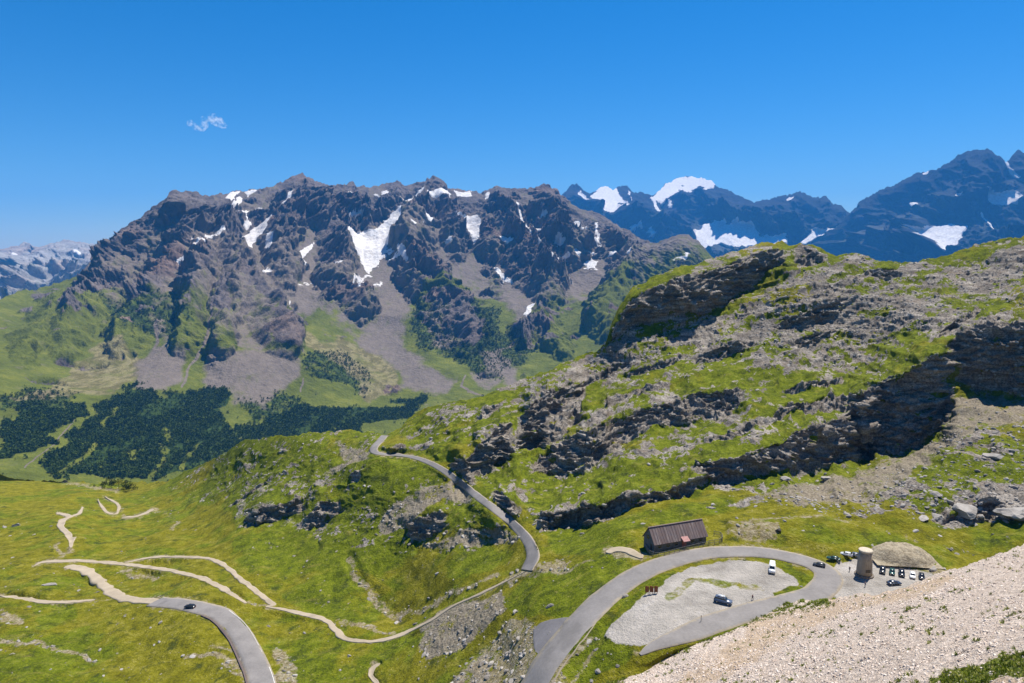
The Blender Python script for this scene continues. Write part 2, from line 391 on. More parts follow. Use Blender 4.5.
PARK = [(826,571),(840,563),(858,555),(872,552),(882,566),(905,568),(932,573),(940,584),(920,600),(880,602),(845,602),(822,592)]
LAYBY = [(533,630),(540,623),(551,619),(568,617),(562,636),(550,650),(541,655),(534,648)]
road_m = np.zeros(U.shape, np.float32)
Nraw_t = np.exp(L); N.t = Nraw_t
def edges(line, width, n):
    c = spline(line, n); P = N.surf(c[:, 0], c[:, 1])
    d = np.gradient(P[:, :2], axis=0); d = np.array([np.convolve(np.pad(d[:, k], 4, mode='edge'), np.ones(9) / 9, 'valid') for k in (0, 1)]).T
    nn = np.c_[-d[:, 1], d[:, 0]] / (np.linalg.norm(d, axis=1)[:, None] + 1e-9)
    return c, P, nn
for nm, line, w, kind in ROADS:
    c, P, nn = edges(line, w, 60)
    w_px = w * F / np.median(np.linalg.norm(P - CAM, axis=1)) * .5
    road_m = np.maximum(road_m, linemask(c[::2], max(w_px, 2.2), U, V))
lot_m = area([LOT, PARK, LAYBY], U, V, 3)
calm = np.clip(blur(np.maximum(road_m, lot_m), 6) * 1.6, 0, 1)
hut_m = area([[(640,560),(638,535),(660,520),(725,515),(730,548),(700,552),(660,562)]], U, V, 8)
calm = np.maximum(calm, hut_m)

# ---- ground cover of the near ground
P = P0; x, y, z = P[..., 0], P[..., 1], P[..., 2]
wu = U + 5 * fbm(x / 9, y / 9, z / 9, 3) ; wv = V + 3 * fbm(x / 9 + 40, y / 9, z / 9, 3)
def A(polys, n=2): return area(polys, wu, wv, n)
hill = A([[(400,432),(440,400),(480,392),(540,368),(600,345),(640,278),(745,245),(870,255),(1110,215),(1110,520),(1040,520),(960,522),(900,500),(860,500),(790,505),(740,486),(706,488),(640,508),(590,528),(545,535),(524,508),(495,490),(465,470),(440,458),(405,448)]], 10)
knoll = A([[(150,495),(200,462),(262,434),(300,430),(390,430),(372,455),(430,466),(470,492),(522,540),(470,552),(430,556),(380,548),(330,552),(300,530),(240,528),(225,508)]], 8)
rubble = A([[(640,352),(672,318),(745,300),(790,272),(850,258),(930,256),(900,300),(800,330),(740,360),(690,360)],
            [(744,335),(800,300),(880,290),(960,262),(1024,240),(1024,310),(960,330),(900,330),(850,362),(800,372),(744,372)],
            [(560,372),(620,342),(680,330),(700,345),(640,365),(600,385)]], 12)
rocky_low = A([[(930,440),(1024,415),(1104,415),(1104,520),(1024,522),(950,524),(905,512)], [(700,508),(760,505),(850,520),(880,512),(850,498),(760,492)], [(800,486),(905,470),(930,500),(880,515)]], 8)
# beds of the limestone dip from right to left
ca, sa = math.cos(math.radians(20)), math.sin(math.radians(20))
s1, s2 = x * ca + z * sa * 1.2, z * ca * 1.2 - x * sa * .9
beds = fbm(s1 / 26, s2 / 6.5, y / 26, 5, .6)
spots = fbm(x / 7, y / 7, z / 7, 4, .6)
pale = fbm(x / 40, y / 40, z / 40, 3)
rk = beds * .75 + spots * .45 + pale * .35
grain = fbm(x / 2.6, y / 3.2, z / 2.0, 4, .65)
rock = np.clip(sstep(.02, .44, rk * .85 + grain * .42 + rubble * .42 - .03) * np.maximum(hill, rubble), 0, 1)
rock = np.maximum(rock, sstep(.22, .56, rk * .7 + grain * .6) * knoll * .9)
rock = np.maximum(rock, sstep(.1, .4, rk + .18) * rocky_low)
rock = np.maximum(rock, cliff * sstep(-.85, -.05, spots + .2 * beds + .35 * (cliff > .8)))
rock = np.maximum(rock, .5 * A([[(225,508),(252,488),(310,496),(345,500),(330,532),(290,528),(250,528)]], 3) * sstep(-.1, .3, spots + beds))
meadow_spot = sstep(.62, .8, fbm(x / 3.0, y / 3.0, z / 3, 3, .6)) * sstep(.0, .35, fbm(x / 45 + 9, y / 45, z * 0, 3)) * (1 - hill)
rock = np.maximum(rock, meadow_spot * .55)
lush = A([[(502,595),(520,580),(560,565),(610,560),(632,565),(600,590),(570,612),(535,618),(510,612)], [(598,625),(612,632),(622,645),(640,652),(600,672),(565,690),(585,650)],
          [(545,537),(640,513),(700,499),(740,492),(762,505),(700,520),(650,525),(600,548),(560,556)], [(730,530),(800,516),(860,520),(1104,520),(1104,556),(980,566),(930,570),(900,552),(860,549),(780,549)],
          [(340,552),(420,548),(500,542),(520,548),(500,568),(440,585),(395,592),(370,575)], [(240,535),(300,540),(345,560),(385,605),(370,625),(300,605),(270,590),(230,560)],
          [(480,590),(505,578),(470,600),(430,618)], [(30,600),(75,605),(80,620),(40,630)]], 5)
lush = np.maximum(lush, .75 * hill)
lush = np.maximum(lush, .8 * knoll)
talus = A([[(420,640),(425,620),(450,605),(480,600),(500,592),(508,605),(505,615),(480,635),(455,655),(425,660)], [(376,530),(385,507),(426,483),(456,480),(470,494),(444,500),(426,509),(403,527),(379,536)],
           [(420,545),(438,543),(465,530),(500,528),(521,537),(515,545),(468,548),(438,551)], [(455,485),(475,496),(470,505),(448,500)],
           [(760,494),(785,486),(850,470),(900,457),(945,435),(960,400),(985,394),(1030,397),(1024,420),(980,428),(950,446),(925,465),(905,480),(860,500),(800,508)],
           [(452,690),(462,672),(480,655),(492,650),(490,668),(478,690)], [(330,440),(352,446),(372,452),(365,458),(330,472),(318,474),(345,458)]], 3)
dirt = A([[(455,690),(470,664),(490,640),(508,622),(528,616),(540,630),(536,655),(524,690)], [(545,690),(556,662),(575,648),(590,632),(598,640),(590,658),(562,690)], [(505,590),(508,572),(540,566),(560,560),(575,558),(560,568),(515,580)], [(720,531),(760,527),(780,529),(785,541),(745,542)], [(0,614),(22,618),(26,626),(0,628)],
          [(600,548),(612,546),(645,552),(660,560),(640,562),(615,556)], [(895,560),(915,558),(935,568),(950,572),(935,578)], [(222,660),(236,655),(250,665),(256,683),(244,683)], [(275,640),(290,652),(300,683),(276,683)], [(640,620),(700,600),(780,580),(790,575),(700,625),(640,648)]], 3)
for ln, w in (([(350,560),(358,580),(372,592),(382,605),(395,616)], 4), ([(395,616),(440,600),(470,585),(500,574)], 2.5), ([(0,641),(40,643),(75,650),(95,659)], 2.2), ([(180,655),(205,652),(225,657)], 2.5), ([(210,645),(235,650)], 2.), ([(60,480),(90,487),(120,492)], 2.),
              ([(55,545),(62,551)], 3), ([(71,548),(62,556),(45,562)], 1.6), ([(247,604),(258,606),(268,606)], 1.3), ([(119,507),(123,513),(124,518)], 1.2), ([(152,510),(163,512),(178,522),(172,530)], 1.6), ([(98,600),(130,600)], 1.3), ([(120,570),(150,573),(157,577)], 2.5), ([(905,530),(912,545),(918,552)], 1.2), ([(590,560),(560,568),(530,578)], 2), ([(340,620),(372,628),(395,632)], 3), ([(730,526),(800,522),(850,520)], 2.0)):
    dirt = np.maximum(dirt, linemask(ln, w, wu, wv) * .9)
for nm, ln, w, kind in ROADS:          # trodden verges
    dirt = np.maximum(dirt, linemask(spline(ln, 40), (3.2 if kind == 'asphalt' else 2.4) + (5 if w > 6.5 else 0), U + 2.5 * spots, V + 1.5 * spots) * .75)
lush_strip = A([[(744,556),(774,559),(797,569),(813,577),(812,588),(797,596),(776,598),(772,592),(796,586),(794,576),(780,568),(759,560)], [(560,668),(590,636),(622,604),(652,584),(672,570),(676,573),(640,596),(612,622),(585,655),(568,678)], [(640,648),(690,628),(760,602),(765,606),(700,632),(650,660)]], 1)
dirt *= (1 - lush_strip); lush = np.maximum(lush, lush_strip * .8)
grit = area([LOT, PARK], U + 2.2 * spots + 1.2 * grain, V + 1.2 * spots + .6 * grain, 1)
inner = linemask([(668,597),(690,583),(700,578),(712,581),(730,586),(770,588)], 4, wu, wv) * sstep(-.3, .2, spots)
grit = np.clip(grit - inner * .6 - lush_strip, 0, 1)
boost = A([[(884,548),(900,546),(918,549),(930,556),(936,566),(905,566),(884,562)]], 2)
talus = np.clip(blur(talus, 12) * (.9 + .5 * spots + .25 * grain), 0, 1)
dirt = np.clip(blur(dirt, 5) * (1.0 + .55 * grain + .25 * spots), 0, 1)
rock *= (1 - calm * .9) * (1 - np.clip(talus + grit, 0, 1))
dry = np.clip(.42 + .85 * fbm(x / 48, y / 60, z / 60, 5, .6) + .22 * np.clip(1 - hill - knoll, 0, 1) - .5 * lush, 0, 1)

# ---- relief of the near ground (metres along the sight line)
rocks_h = ridged(x / 9, y / 12, z / 6, 5, .6)
strata = ridged(s1 / 22, y / 22, s2 / 5.5, 4, .55)
hum = fbm(x / 38, y / 55, z / 30, 3) + .35 * fbm(x / 13, y / 18, z / 12, 2)
fine = fbm(x / 3.2, y / 5, z / 3, 4, .6)
bl = lambda q, n: blur(q, n)
wild = np.clip(np.maximum.reduce([hill, knoll, rocky_low]), 0, 1)
wild = np.clip(np.maximum.reduce([hill, .45 * knoll, .8 * rocky_low]), 0, 1)
dn = hum * (2.3 - .5 * wild) + fine * (.15 + .25 * wild)
tp = np.clip((V - N.top[None]) / 14, .25, 1)
dn = dn + bl(rock, 2) * (rocks_h * .75 + .25) + wild * (strata * 1.1 + 1.1 * ridged(s1 / 60, y / 60, s2 / 16, 3)) + np.maximum(rubble, .4 * hill) * grain * .28 + talus * (fine * .25 + grain * .12)
dn = dn + cliff * (1.3 * ridged(s1 / 70, y / 70, s2 / 2.6, 3, .5) + rocks_h * .6 + 1.2 * ridged(x / 5.5 + .3 * spots, y / 7, z / 16, 4, .6) + 1.2 * ridged(x / 14, y / 14, z / 40, 2))
gully = linemask([(350,560),(358,580),(372,592),(382,605),(395,616),(440,600),(470,585)], 7, U, V)
N.t = np.exp(L)
N.push(dn * tp * (1 - calm) - gully * .7 * (1 - calm))

def near_material():
    m = Mat('alpine_ground', .95, .1)
    n1, n2, n3, n4 = m.noise(26, 4), m.noise(4.5, 5, .65), m.noise(.9, 4, .7), m.noise(11, 5, .6)
    fineC = m.math('ADD', m.math('MULTIPLY', m.math('SUBTRACT', m.math('ADD', m.math('MULTIPLY', n2, .55), m.math('MULTIPLY', n3, .45)), .5), 1.35), .5)
    g_lush = m.ramp(fineC, [(.0, (.034, .046, .003)), (.38, (.092, .116, .004)), (.65, (.150, .178, .006)), (1, (.22, .23, .03))])
    g_dry = m.ramp(fineC, [(.0, (.078, .072, .004)), (.38, (.148, .140, .005)), (.65, (.208, .190, .010)), (1, (.32, .28, .07))])
    big = m.math('ADD', m.attr('dry'), m.math('MULTIPLY', m.math('SUBTRACT', n4, .5), .9))
    col = m.mix(m.step(big, .2, .8), g_lush, g_dry)
    col = m.mix(m.math('MULTIPLY', m.step(m.noise(2.2, 5, .7), .72, 1.0), .7), col, (.33, .29, .09))         # pale tufts and stones
    col = m.mix(m.math('MULTIPLY', m.step(m.noise(6.5, 5, .7), .58, .90), .8), col, (.035, .05, .010))           # juniper and alpenrose
    col = m.mix(m.math('MULTIPLY', m.step(m.noise(1, 5, .7, stretch=(16, 4.5, 3)), .62, .95), .55), col, (.27, .235, .05))
    rk1 = m.ramp(m.noise(3.0, 6, .7, stretch=(15, 15, 1.7, (0, .34, 0))), [(.0, (.11, .096, .080)), (.4, (.245, .218, .185)), (.65, (.37, .335, .288)), (1, (.54, .50, .44))])
    rk2 = m.ramp(m.noise(.8, 5, .7), [(.3, (.35, .33, .31)), (.7, (1.15, 1.12, 1.1))])
    rkc = m.mix(.75, rk1, rk2, 'MULTIPLY')
    rkc = m.mix(m.math('MULTIPLY', m.step(m.noise(5, 5, .65), .55, .85), .45), rkc, (.26, .19, .13))
    tal = m.ramp(m.noise(.9, 5, .75), [(.1, (.13, .105, .075)), (.5, (.26, .215, .165)), (.95, (.40, .345, .28))])
    drt = m.ramp(m.noise(1.4, 5, .7), [(.2, (.17, .13, .07)), (.5, (.31, .25, .16)), (.85, (.45, .39, .29))])
    gv = m.ramp(m.math('ADD', m.math('MULTIPLY', m.noise(9, 6, .62), .85), m.math('MULTIPLY', m.noise(.3, 3), .15)), [(.0, (.20, .175, .145)), (.42, (.36, .33, .29)), (.62, (.43, .39, .34)), (1, (.54, .51, .475))])
    col = m.over(col, 'rock', rkc, m.noise(1.6, 6, .75), .75, .38, .70)
    col = m.over(col, 'talus', tal, m.noise(1.6, 6, .75), .9, .36, .80, .9)
    col = m.over(col, 'dirt', drt, m.noise(1.7, 6, .75), 1.0, .40, 1.0, .85)
    col = m.over(col, 'grit', gv, m.noise(3.5, 6, .75), .9, .22, .85)
    h = m.math('ADD', m.math('MULTIPLY', n3, .45), m.math('MULTIPLY', m.noise(.35, 3, .7), .2))
    return m.out(col, h, 1.1, .9)
M_near = near_material()
near = N.build('hillside', M_near, dict(rock=rock, talus=talus, dirt=dirt, grit=grit, dry=dry))
tag(near, kind='structure')

# ================================================================== SCREE SLOPE IN FRONT
S_TOP = [(540,720),(575,694),(600,680),(640,652),(690,627),(740,612),(770,607),(800,603),(830,601),(860,598),(890,592),(912,584),(930,577),(960,570),(990,558),(1024,545),(1104,512)]
S = Sheet(540, 1104, .9, 300, S_TOP, 760, ((3.2, 34), (1.8, 11), (.9, 4)), 7)
sp_ = np.array([(770,612,0),(600,683,-7),(1024,545,27),(1024,683,45),(700,640,-1),(690,745,8)], float)
sinv = 1 / ((sp_[:, 2] - HCAM) / ray(sp_[:, 0], sp_[:, 1])[:, 2])
U2, V2 = S.U, S.V
S.t = 1 / np.clip(tps(np.c_[sp_[:, :2], sinv], U2, V2, smooth=2e-3), 1 / 180, 1 / 25)
P = S.pos(); x, y, z = P[..., 0], P[..., 1], P[..., 2]
f1, f2 = fbm(x / 14, y / 14, z / 14, 4), fbm(x / 2.2, y / 2.2, z / 2.2, 4, .6)
S.t = S.t - f1 * 1.1 - f2 * .22 - .25 * ridged(x / 5, y / 5, z / 5, 3)
wu, wv = U2 + 6 * f2, V2 + 4 * f2
s_grass = area([[(930,690),(945,672),(975,664),(1000,656),(1030,650),(1104,640),(1104,700),(1060,684),(1005,676),(985,690)]], wu, wv, 2)
s_verge = area([[(540,760),(540,715),(575,692),(640,652),(700,624),(760,607),(800,600),(835,598),(832,606),(790,612),(750,624),(700,645),(650,664),(610,690),(590,712),(570,760)]], wu, wv, 2) * sstep(-.45, .1, f2 + .3 * f1)
s_tuft = sstep(.55, .75, fbm(x / 1.6, y / 1.6, z / 1.6, 3) + .35 * fbm(x / 12, y / 12, z / 12, 2)) * .75
s_orange = area([[(740,640),(760,612),(840,602),(905,588),(935,577),(960,574),(930,592),(860,610),(800,630),(760,660),(700,690),(660,690)], [(960,690),(1000,676),(1104,684),(1104,720),(960,720)]], wu, wv, 14)
def scree_material():
    m = Mat('limestone_scree', .95, .1)
    n1, n2, n3 = m.noise(7, 4), m.noise(1.3, 5, .7), m.noise(.32, 4, .75)
    f = m.math('ADD', m.math('MULTIPLY', n2, .5), m.math('MULTIPLY', n3, .5))
    a = m.ramp(f, [(.0, (.28, .20, .15)), (.35, (.53, .43, .345)), (.65, (.69, .58, .48)), (1, (.84, .765, .67))])
    b = m.ramp(f, [(.0, (.25, .17, .10)), (.35, (.48, .36, .24)), (.65, (.62, .48, .34)), (1, (.75, .63, .50))])
    o = m.math('ADD', m.attr('ochre'), m.math('MULTIPLY', m.math('SUBTRACT', n1, .5), .9))
    col = m.mix(m.step(o, .05, 1.1), a, b)
    st = m.voro(.55, 'F1', 'Color')
    col = m.mix(.35, col, m.ramp(st, [(0, (.35, .33, .32)), (1, (1.25, 1.22, 1.2))]), 'MULTIPLY')
    g = m.ramp(f, [(.3, (.03, .045, .006)), (.5, (.10, .13, .012)), (.7, (.24, .24, .06))])
    col = m.over(col, 'green', g, m.noise(.9, 5, .75), 1.0, .48, .62)
    h = m.math('ADD', m.math('MULTIPLY', n3, .35), m.math('MULTIPLY', m.voro(.6), .4))
    return m.out(col, h, .7, 1.0)
scree = S.build('scree_slope', scree_material(), dict(ochre=s_orange, green=np.maximum.reduce([s_grass, s_verge, s_tuft])), (2, 6, 15, 35, 70), .62)
tag(scree, kind='structure')

# ================================================================== THE MASSIF ACROSS THE VALLEY
M_TOP = [(-80,318),(0,297),(20,292),(50,286),(60,284),(75,278),(85,272),(90,265),(96,255),(103,247),(110,243),(120,235),(128,228),(135,222),(142,219),(147,214),
 (152,212),(160,207),(168,201),(170,193),(174,191),(178,194),(195,193),(200,197),(215,195),(225,194),(235,191),(245,191),(262,188),(275,186),(285,182),
 (293,177),(300,174),(306,178),(315,181),(325,185),(335,186),(345,187),(352,184),(357,188),(363,185),(370,187),(385,184),(398,182),(405,185),(415,184),
 (425,183),(432,178),(440,181),(447,187),(455,190),(470,192),(480,193),(488,191),(495,187),(500,188),(512,189),(525,188),(540,188),(548,186),(555,190),
 (562,196),(570,202),(580,207),(590,209),(600,213),(610,220),(620,225),(630,230),(640,238),(652,245),(660,243),(668,240),(680,236),(688,238),(698,244),(705,252),(720,262),(760,282),(800,300)]
M_BOT = [(-80,505),(60,505),(180,505),(240,475),(300,455),(390,450),(440,425),(500,410),(600,375),(620,340),(640,310),(680,295),(760,292),(800,306)]
M = Sheet(-80, 790, .85, 430, M_TOP, M_BOT, ((1.6, 14), (1.2, 5)), 12)
U3, V3 = M.U, M.V
mp = [ # u, v, ground distance in metres
 (0,500,1600),(100,500,1650),(180,495,1700),(0,470,1820),(100,470,1850),(200,465,1900),(250,440,2120),(320,440,2180),(400,430,2300),(400,400,2760),(300,400,2680),(230,395,2560),(150,390,2520),(60,400,2380),(0,410,2300),
 (-80,410,2250),(-80,330,3300),(-80,480,1750),(0,340,3150),(0,300,3900),(50,287,4250),(90,265,4500),(130,228,4700),(175,194,4750),(235,192,5200),(300,176,5500),(370,186,5750),(432,180,5900),(500,188,5950),(548,187,5850),(600,212,5750),(650,244,5350),(680,237,5150),(700,246,5000),(790,296,4300),
 (440,425,2450),(470,395,2820),(500,400,2700),(520,360,3350),(560,330,3750),(600,300,4200),(580,290,4450),(640,275,4650),(660,262,4800),(600,370,3100),(760,290,4300),
 (140,360,2900),(170,345,2980),(200,370,2780),(225,345,2900),(260,350,2920),(285,350,2950),(320,370,2880),(370,385,2900),(420,372,3050),(400,345,3400),(390,310,3800),(340,300,3820),(345,320,3600),(300,330,3350),(280,300,3700),(215,300,3550),
 (240,275,3950),(265,255,4300),(290,262,4250),(330,275,4150),(345,240,4850),(370,255,4600),(400,225,5100),(410,265,4400),(430,300,3950),(450,330,3550),(440,260,4550),(480,290,4300),(470,230,5150),(515,280,4500),(520,230,5250),(560,250,5050),(590,250,5000),(610,280,4600),
 (150,300,3750),(190,250,4250),(140,260,4300),(100,300,3900),(60,320,3650),(60,360,3000),(210,220,4700),(255,220,4800),(300,210,5050),(200,330,3100)]
mp = np.array(mp, float); hx = np.linalg.norm(ray(mp[:, 0], mp[:, 1])[:, :2], axis=1)
lt = tps(np.c_[mp[:, :2], np.log(mp[:, 2] / hx)], U3, V3, smooth=2e-3)
M.t = np.exp(lt); P = M.pos(); x, y, z = P[..., 0], P[..., 1], P[..., 2]
n3 = fbm(x / 160, y / 160, z / 160, 5, .6); n4 = fbm(x / 160 + 50, y / 160, z / 160, 5, .6)
wu, wv = U3 + 7 * n3, V3 + 7 * n4
def A3(polys, n=2): return area(polys, wu, wv, n)
rockP = A3([[(80,285),(88,260),(110,235),(140,210),(165,180),(300,165),(430,170),(560,178),(620,215),(655,240),(640,255),(618,250),(600,262),(575,245),(560,262),(545,292),(520,285),(505,280),(500,262),(490,245),(476,250),(462,262),(452,242),(440,232),(425,222),(405,214),(386,226),(350,238),(338,242),(350,262),(345,276),(325,270),(312,248),(296,252),(283,262),(276,246),(258,226),(242,240),(244,256),(262,293),(300,340),(297,356),(285,352),(262,346),(245,356),(232,336),(222,352),(205,346),(200,330),(186,350),(170,338),(150,330),(112,340),(85,335),(60,338),(36,334),(60,310)],
            [(315,307),(337,284),(353,292),(364,286),(382,294),(377,303.5),(364,303.5),(340,318),(316,311)], [(407,255),(418,250),(434,258),(438,275),(441,292),(430,294),(412,282)],
            [(425,300),(450,305),(475,328),(482,345),(470,355),(440,345),(426,330)], [(438,203),(452,208),(461,232),(452,242),(440,228)], [(503,264),(520,256),(545,272),(562,276),(562,282),(530,287),(515,285)],
            [(480,255),(496,262),(508,285),(500,300),(484,290)], [(84,378),(95,376),(104,395),(96,404),(84,398)], [(0,310),(20,318),(40,330),(60,345),(45,352),(0,345)], [(20,365),(45,358),(55,366),(25,380),(0,378)], [(510,332),(540,318),(560,330),(540,345),(518,345)], [(470,376),(490,370),(500,384),(480,390)]])
screeP = A3([[(345,262),(365,272),(385,262),(398,248),(410,275),(412,300),(404,320),(405,345),(415,360),(430,372),(458,382),(450,391),(405,394),(400,375),(385,360),(358,345),(362,330),(375,315),(383,300),(378,285),(355,280)],
            [(256,226),(278,246),(284,262),(325,275),(330,290),(318,303),(312,318),(290,320),(262,295),(246,258)], [(430,222),(450,242),(462,262),(476,250),(492,246),(502,264),(490,276),(470,282),(450,276),(436,260),(420,240)],
            [(600,225),(640,250),(632,268),(612,285),(590,292),(556,294),(535,312),(520,324),(505,302),(492,272),(520,288),(548,294),(560,262),(580,250),(602,262),(616,250)],
            [(134,357),(160,345),(188,352),(182,375),(164,390),(134,387)], [(205,350),(225,356),(262,350),(300,358),(298,380),(258,407),(236,402),(232,392),(205,389)], [(85,275),(110,250),(140,225),(150,232),(120,262),(100,285)], [(205,240),(236,236),(226,262),(196,262),(160,290),(150,284)],
            [(480,355),(500,352),(512,370),(525,385),(505,385),(492,372)], [(165,350),(153,320),(158,316),(170,345)], [(168,196),(196,195),(198,202),(170,203)]], 7)
brown = A3([[(95,340),(140,350),(140,380),(60,400),(20,402),(10,396),(60,380)], [(300,330),(330,335),(372,345),(395,370),(402,395),(370,398),(330,370),(300,345)], [(85,275),(140,215),(150,232),(100,285)], [(285,195),(330,188),(330,200),(300,205)], [(205,235),(240,225),(225,262),(150,290)]], 6)
snowL = [
 [(240,236),(248,230),(252,226),(268,220),(270,222),(265,231),(256,239),(250.5,245.6),(242.6,243)], [(240,256),(249,247),(251,249),(243,256)], [(278,215),(290,199),(291,200),(280,216)],
 [(339,240),(349,236),(377,235),(385,227),(393,222),(403,216.6),(400.7,223),(391.5,233.8),(392.8,237.7),(387.5,244),(383.6,255),(377,263),(368,270.6),(364,264),(360,256),(353,251),(341,247)],
 [(399,204.5),(412,201.5),(420,197),(422,193),(424,198),(418,206),(406,209.5)], [(426,201),(432,201),(440,197),(448,200),(447,206),(438,204),(428,205)], [(453,191.5),(462,194),(472,193),(468,198),(459,197.5)],
 [(423,222),(430,219),(437,222),(431,226),(429,231),(424,227)], [(453,219),(474.5,218),(479,228.5),(474.5,242),(471,236),(466.5,230),(464,222),(455,223)], [(419,232),(426,236),(423,240)], [(397,252),(404,257),(407,269),(401,262)],
 [(289,253),(300,252),(310,246),(316,242),(311,250),(303,258)], [(300,261),(306,259),(304,267)], [(332,267),(344,268),(337,274)], [(412,240),(417,241),(416,243),(411,243)], [(494,244),(500,246),(511,251),(504,252.5)], [(557,257),(570,259),(560,264),(556,261)], [(577,256),(581,256),(580,261),(577,260)],
 [(494,268),(500,272),(508,277),(516,285),(507,280),(497,275)], [(523,315),(530,308),(536,307),(527,318)], [(606,256),(612,256),(611,259),(606,259)], [(626,262),(633,263),(632,265),(626,264)], [(182,271),(190,267),(192,268),(184,273)], [(196,265),(203,261),(206,262),(198,267)],
 [(222,199),(232,193),(240,192),(235,198),(226,205)], [(229,206),(240,198),(245,199),(236,206),(230,210)], [(245,193),(252,190),(258,191),(248,197)], [(212,243),(222,240),(223,242),(214,246)], [(266,240),(262,250),(266,254),(270,246)], [(244,222),(252,217),(253,220),(247,226)], [(486,194),(489,194),(488,200),(485,200)]]
streak = ridged((x - .2 * y) / 120 + .4 * n3, y / 1400, z / 900, 3)
snow = np.maximum(area(snowL, U3 + 1.8 * n3 + 1.2 * n4, V3 + 1.8 * n4, 1), 0)
for ln, w in (([(518,209),(522,226),(528,242)], 1.0), ([(536,250),(545,268),(547,274)], 1.3), ([(574,222),(579,222),(580,234),(588,242)], 1.6), ([(596,223),(595,243)], .8), ([(285,206),(291,196)], .8), ([(246,210),(248,222)], .7), ([(352,279),(352,300)], .5), ([(286,300),(287,312)], .6)):
    snow = np.maximum(snow, linemask(ln, w, U3 + 1.5 * n3, V3 + 1.5 * n4))
forestL = [[(0,415),(40,408),(85,402),(88,410),(60,430),(30,450),(0,460)], [(125,387),(155,388),(160,395),(190,388),(232,392),(222,410),(230,430),(250,440),(225,455),(195,477),(150,482),(60,480),(42,470),(55,450),(85,425),(110,400)],
           [(262,420),(280,410),(330,410),(395,408),(430,398),(420,412),(400,425),(340,436),(250,446),(238,440),(235,430)], [(390,405),(428,397),(430,406),(395,424)]]
forest = area(forestL, wu + 5 * n4, wv + 4 * n3, 4)
f_light = np.maximum.reduce([linemask([(62,480),(75,462),(95,442)], 3, wu, wv), linemask([(150,480),(165,455),(170,430)], 4, wu, wv), linemask([(95,470),(140,450)], 3, wu, wv), linemask([(105,425),(118,408)], 2.5, wu, wv), linemask([(185,470),(195,445)], 2.5, wu, wv)])
forest = forest * (1 - f_light * .8)
shrub = A3([[(300,352),(345,355),(370,375),(370,392),(330,386),(305,372)], [(415,300),(440,320),(450,350),(425,355),(410,330)], [(0,392),(40,382),(80,395),(60,408),(0,412)], [(470,340),(520,330),(540,350),(500,380),(470,375)], [(238,400),(300,395),(300,408),(250,420)], [(100,300),(180,300),(200,330),(120,335)], [(430,300),(500,310),(500,370),(440,360)]], 4)
gline = np.interp(M.u, [0,80,110,180,240,300,360,400,430,500,540,640,700,790],[270,270,296,300,318,300,332,318,285,292,305,285,250,250])[None]
screeP = np.maximum(blur(screeP, 10), .9 * sstep(14, -14, V3 - gline + 14 * n4))
hiRock = sstep(.30, .55, n3 + .35 * sstep(360, 260, V3) - .25)
RIDGES = [([(172,192),(158,222),(128,252),(98,288),(62,330)], 24, 1.0), ([(200,196),(190,235),(165,280),(140,315),(120,335)], 20, .8), ([(222,196),(222,235),(238,268),(258,295),(282,335)], 22, .85), ([(205,262),(195,300),(185,335)], 18, .9), ([(238,262),(225,305),(222,345)], 16, .8),
          ([(300,175),(286,215),(276,246),(284,270)], 20, 1.1), ([(300,175),(322,212),(340,245),(336,278)], 20, 1.0), ([(345,186),(362,215),(375,226)], 14, .7), ([(432,179),(418,212),(408,236),(418,268),(436,292),(470,335)], 22, 1.15), ([(432,179),(448,212),(456,240)], 15, .8),
          ([(398,182),(392,205),(388,222)], 13, .7), ([(500,187),(508,228),(528,262),(548,284)], 22, 1.05), ([(548,186),(556,222),(572,248)], 18, .9), ([(470,192),(484,226),(492,250)], 14, .7), ([(600,212),(606,236),(620,254)], 15, .8), ([(337,284),(350,300),(362,308)], 14, .8), ([(690,236),(660,258),(630,290),(606,318)], 24, 1.1), ([(60,300),(40,330),(20,350)], 16, .6), ([(520,335),(545,330),(560,345)], 14, .6)]
ridge = np.zeros(U3.shape, np.float32); ru, rv = U3 + 9 * n3 + 3 * fbm(x / 50, y / 50, z / 50, 3), V3 + 8 * n4
for ln, w_, hgt in RIDGES:
    L_ = spline(ln, 24); d = np.full(U3.shape, 1e3, np.float32)
    m = (U3 > L_[:, 0].min() - 40) & (U3 < L_[:, 0].max() + 40) & (V3 > L_[:, 1].min() - 40) & (V3 < L_[:, 1].max() + 40)
    for (xa, ya), (xb, yb) in zip(L_[:-1], L_[1:]):
        dx, dy = xb - xa, yb - ya; t_ = np.clip(((ru[m] - xa) * dx + (rv[m] - ya) * dy) / (dx * dx + dy * dy + 1e-9), 0, 1); d[m] = np.minimum(d[m], np.hypot(ru[m] - xa - t_ * dx, (rv[m] - ya - t_ * dy) * .8))
    ridge = np.maximum(ridge, hgt * np.clip(1 - d / w_, 0, 1) ** .85)
snow = np.maximum(snow, sstep(-.50, -.62, streak) * sstep(.15, .45, n4 + .15) * sstep(292, 270, V3) * sstep(120, 260, U3) * (ridge < .45) * sstep(4, 12, V3 - M.top[None]))
n5 = fbm((x + .5 * z) / 420, y / 700, z / 420, 4, .55)
lowR = sstep(215, 265, V3) * sstep(330, 250, U3)
flank = sstep(285, 325, V3 + .12 * (U3 - 60)) * sstep(240, 190, U3)
rockM = np.clip(np.maximum(rockP * sstep(-.75 + .55 * lowR, -.2 + .5 * lowR, n3 * .5 + .6 * n5 + 1.15 * ridge - .48 - .25 * sstep(300, 335, V3) - .42 * flank), hiRock * (V3 < 395) * (1 - screeP) * .8), 0, 1)
screeM = np.clip(np.maximum(screeP, blur(rockP, 6) * (1 - rockM) * .8 * (1 - .9 * flank)), 0, 1)
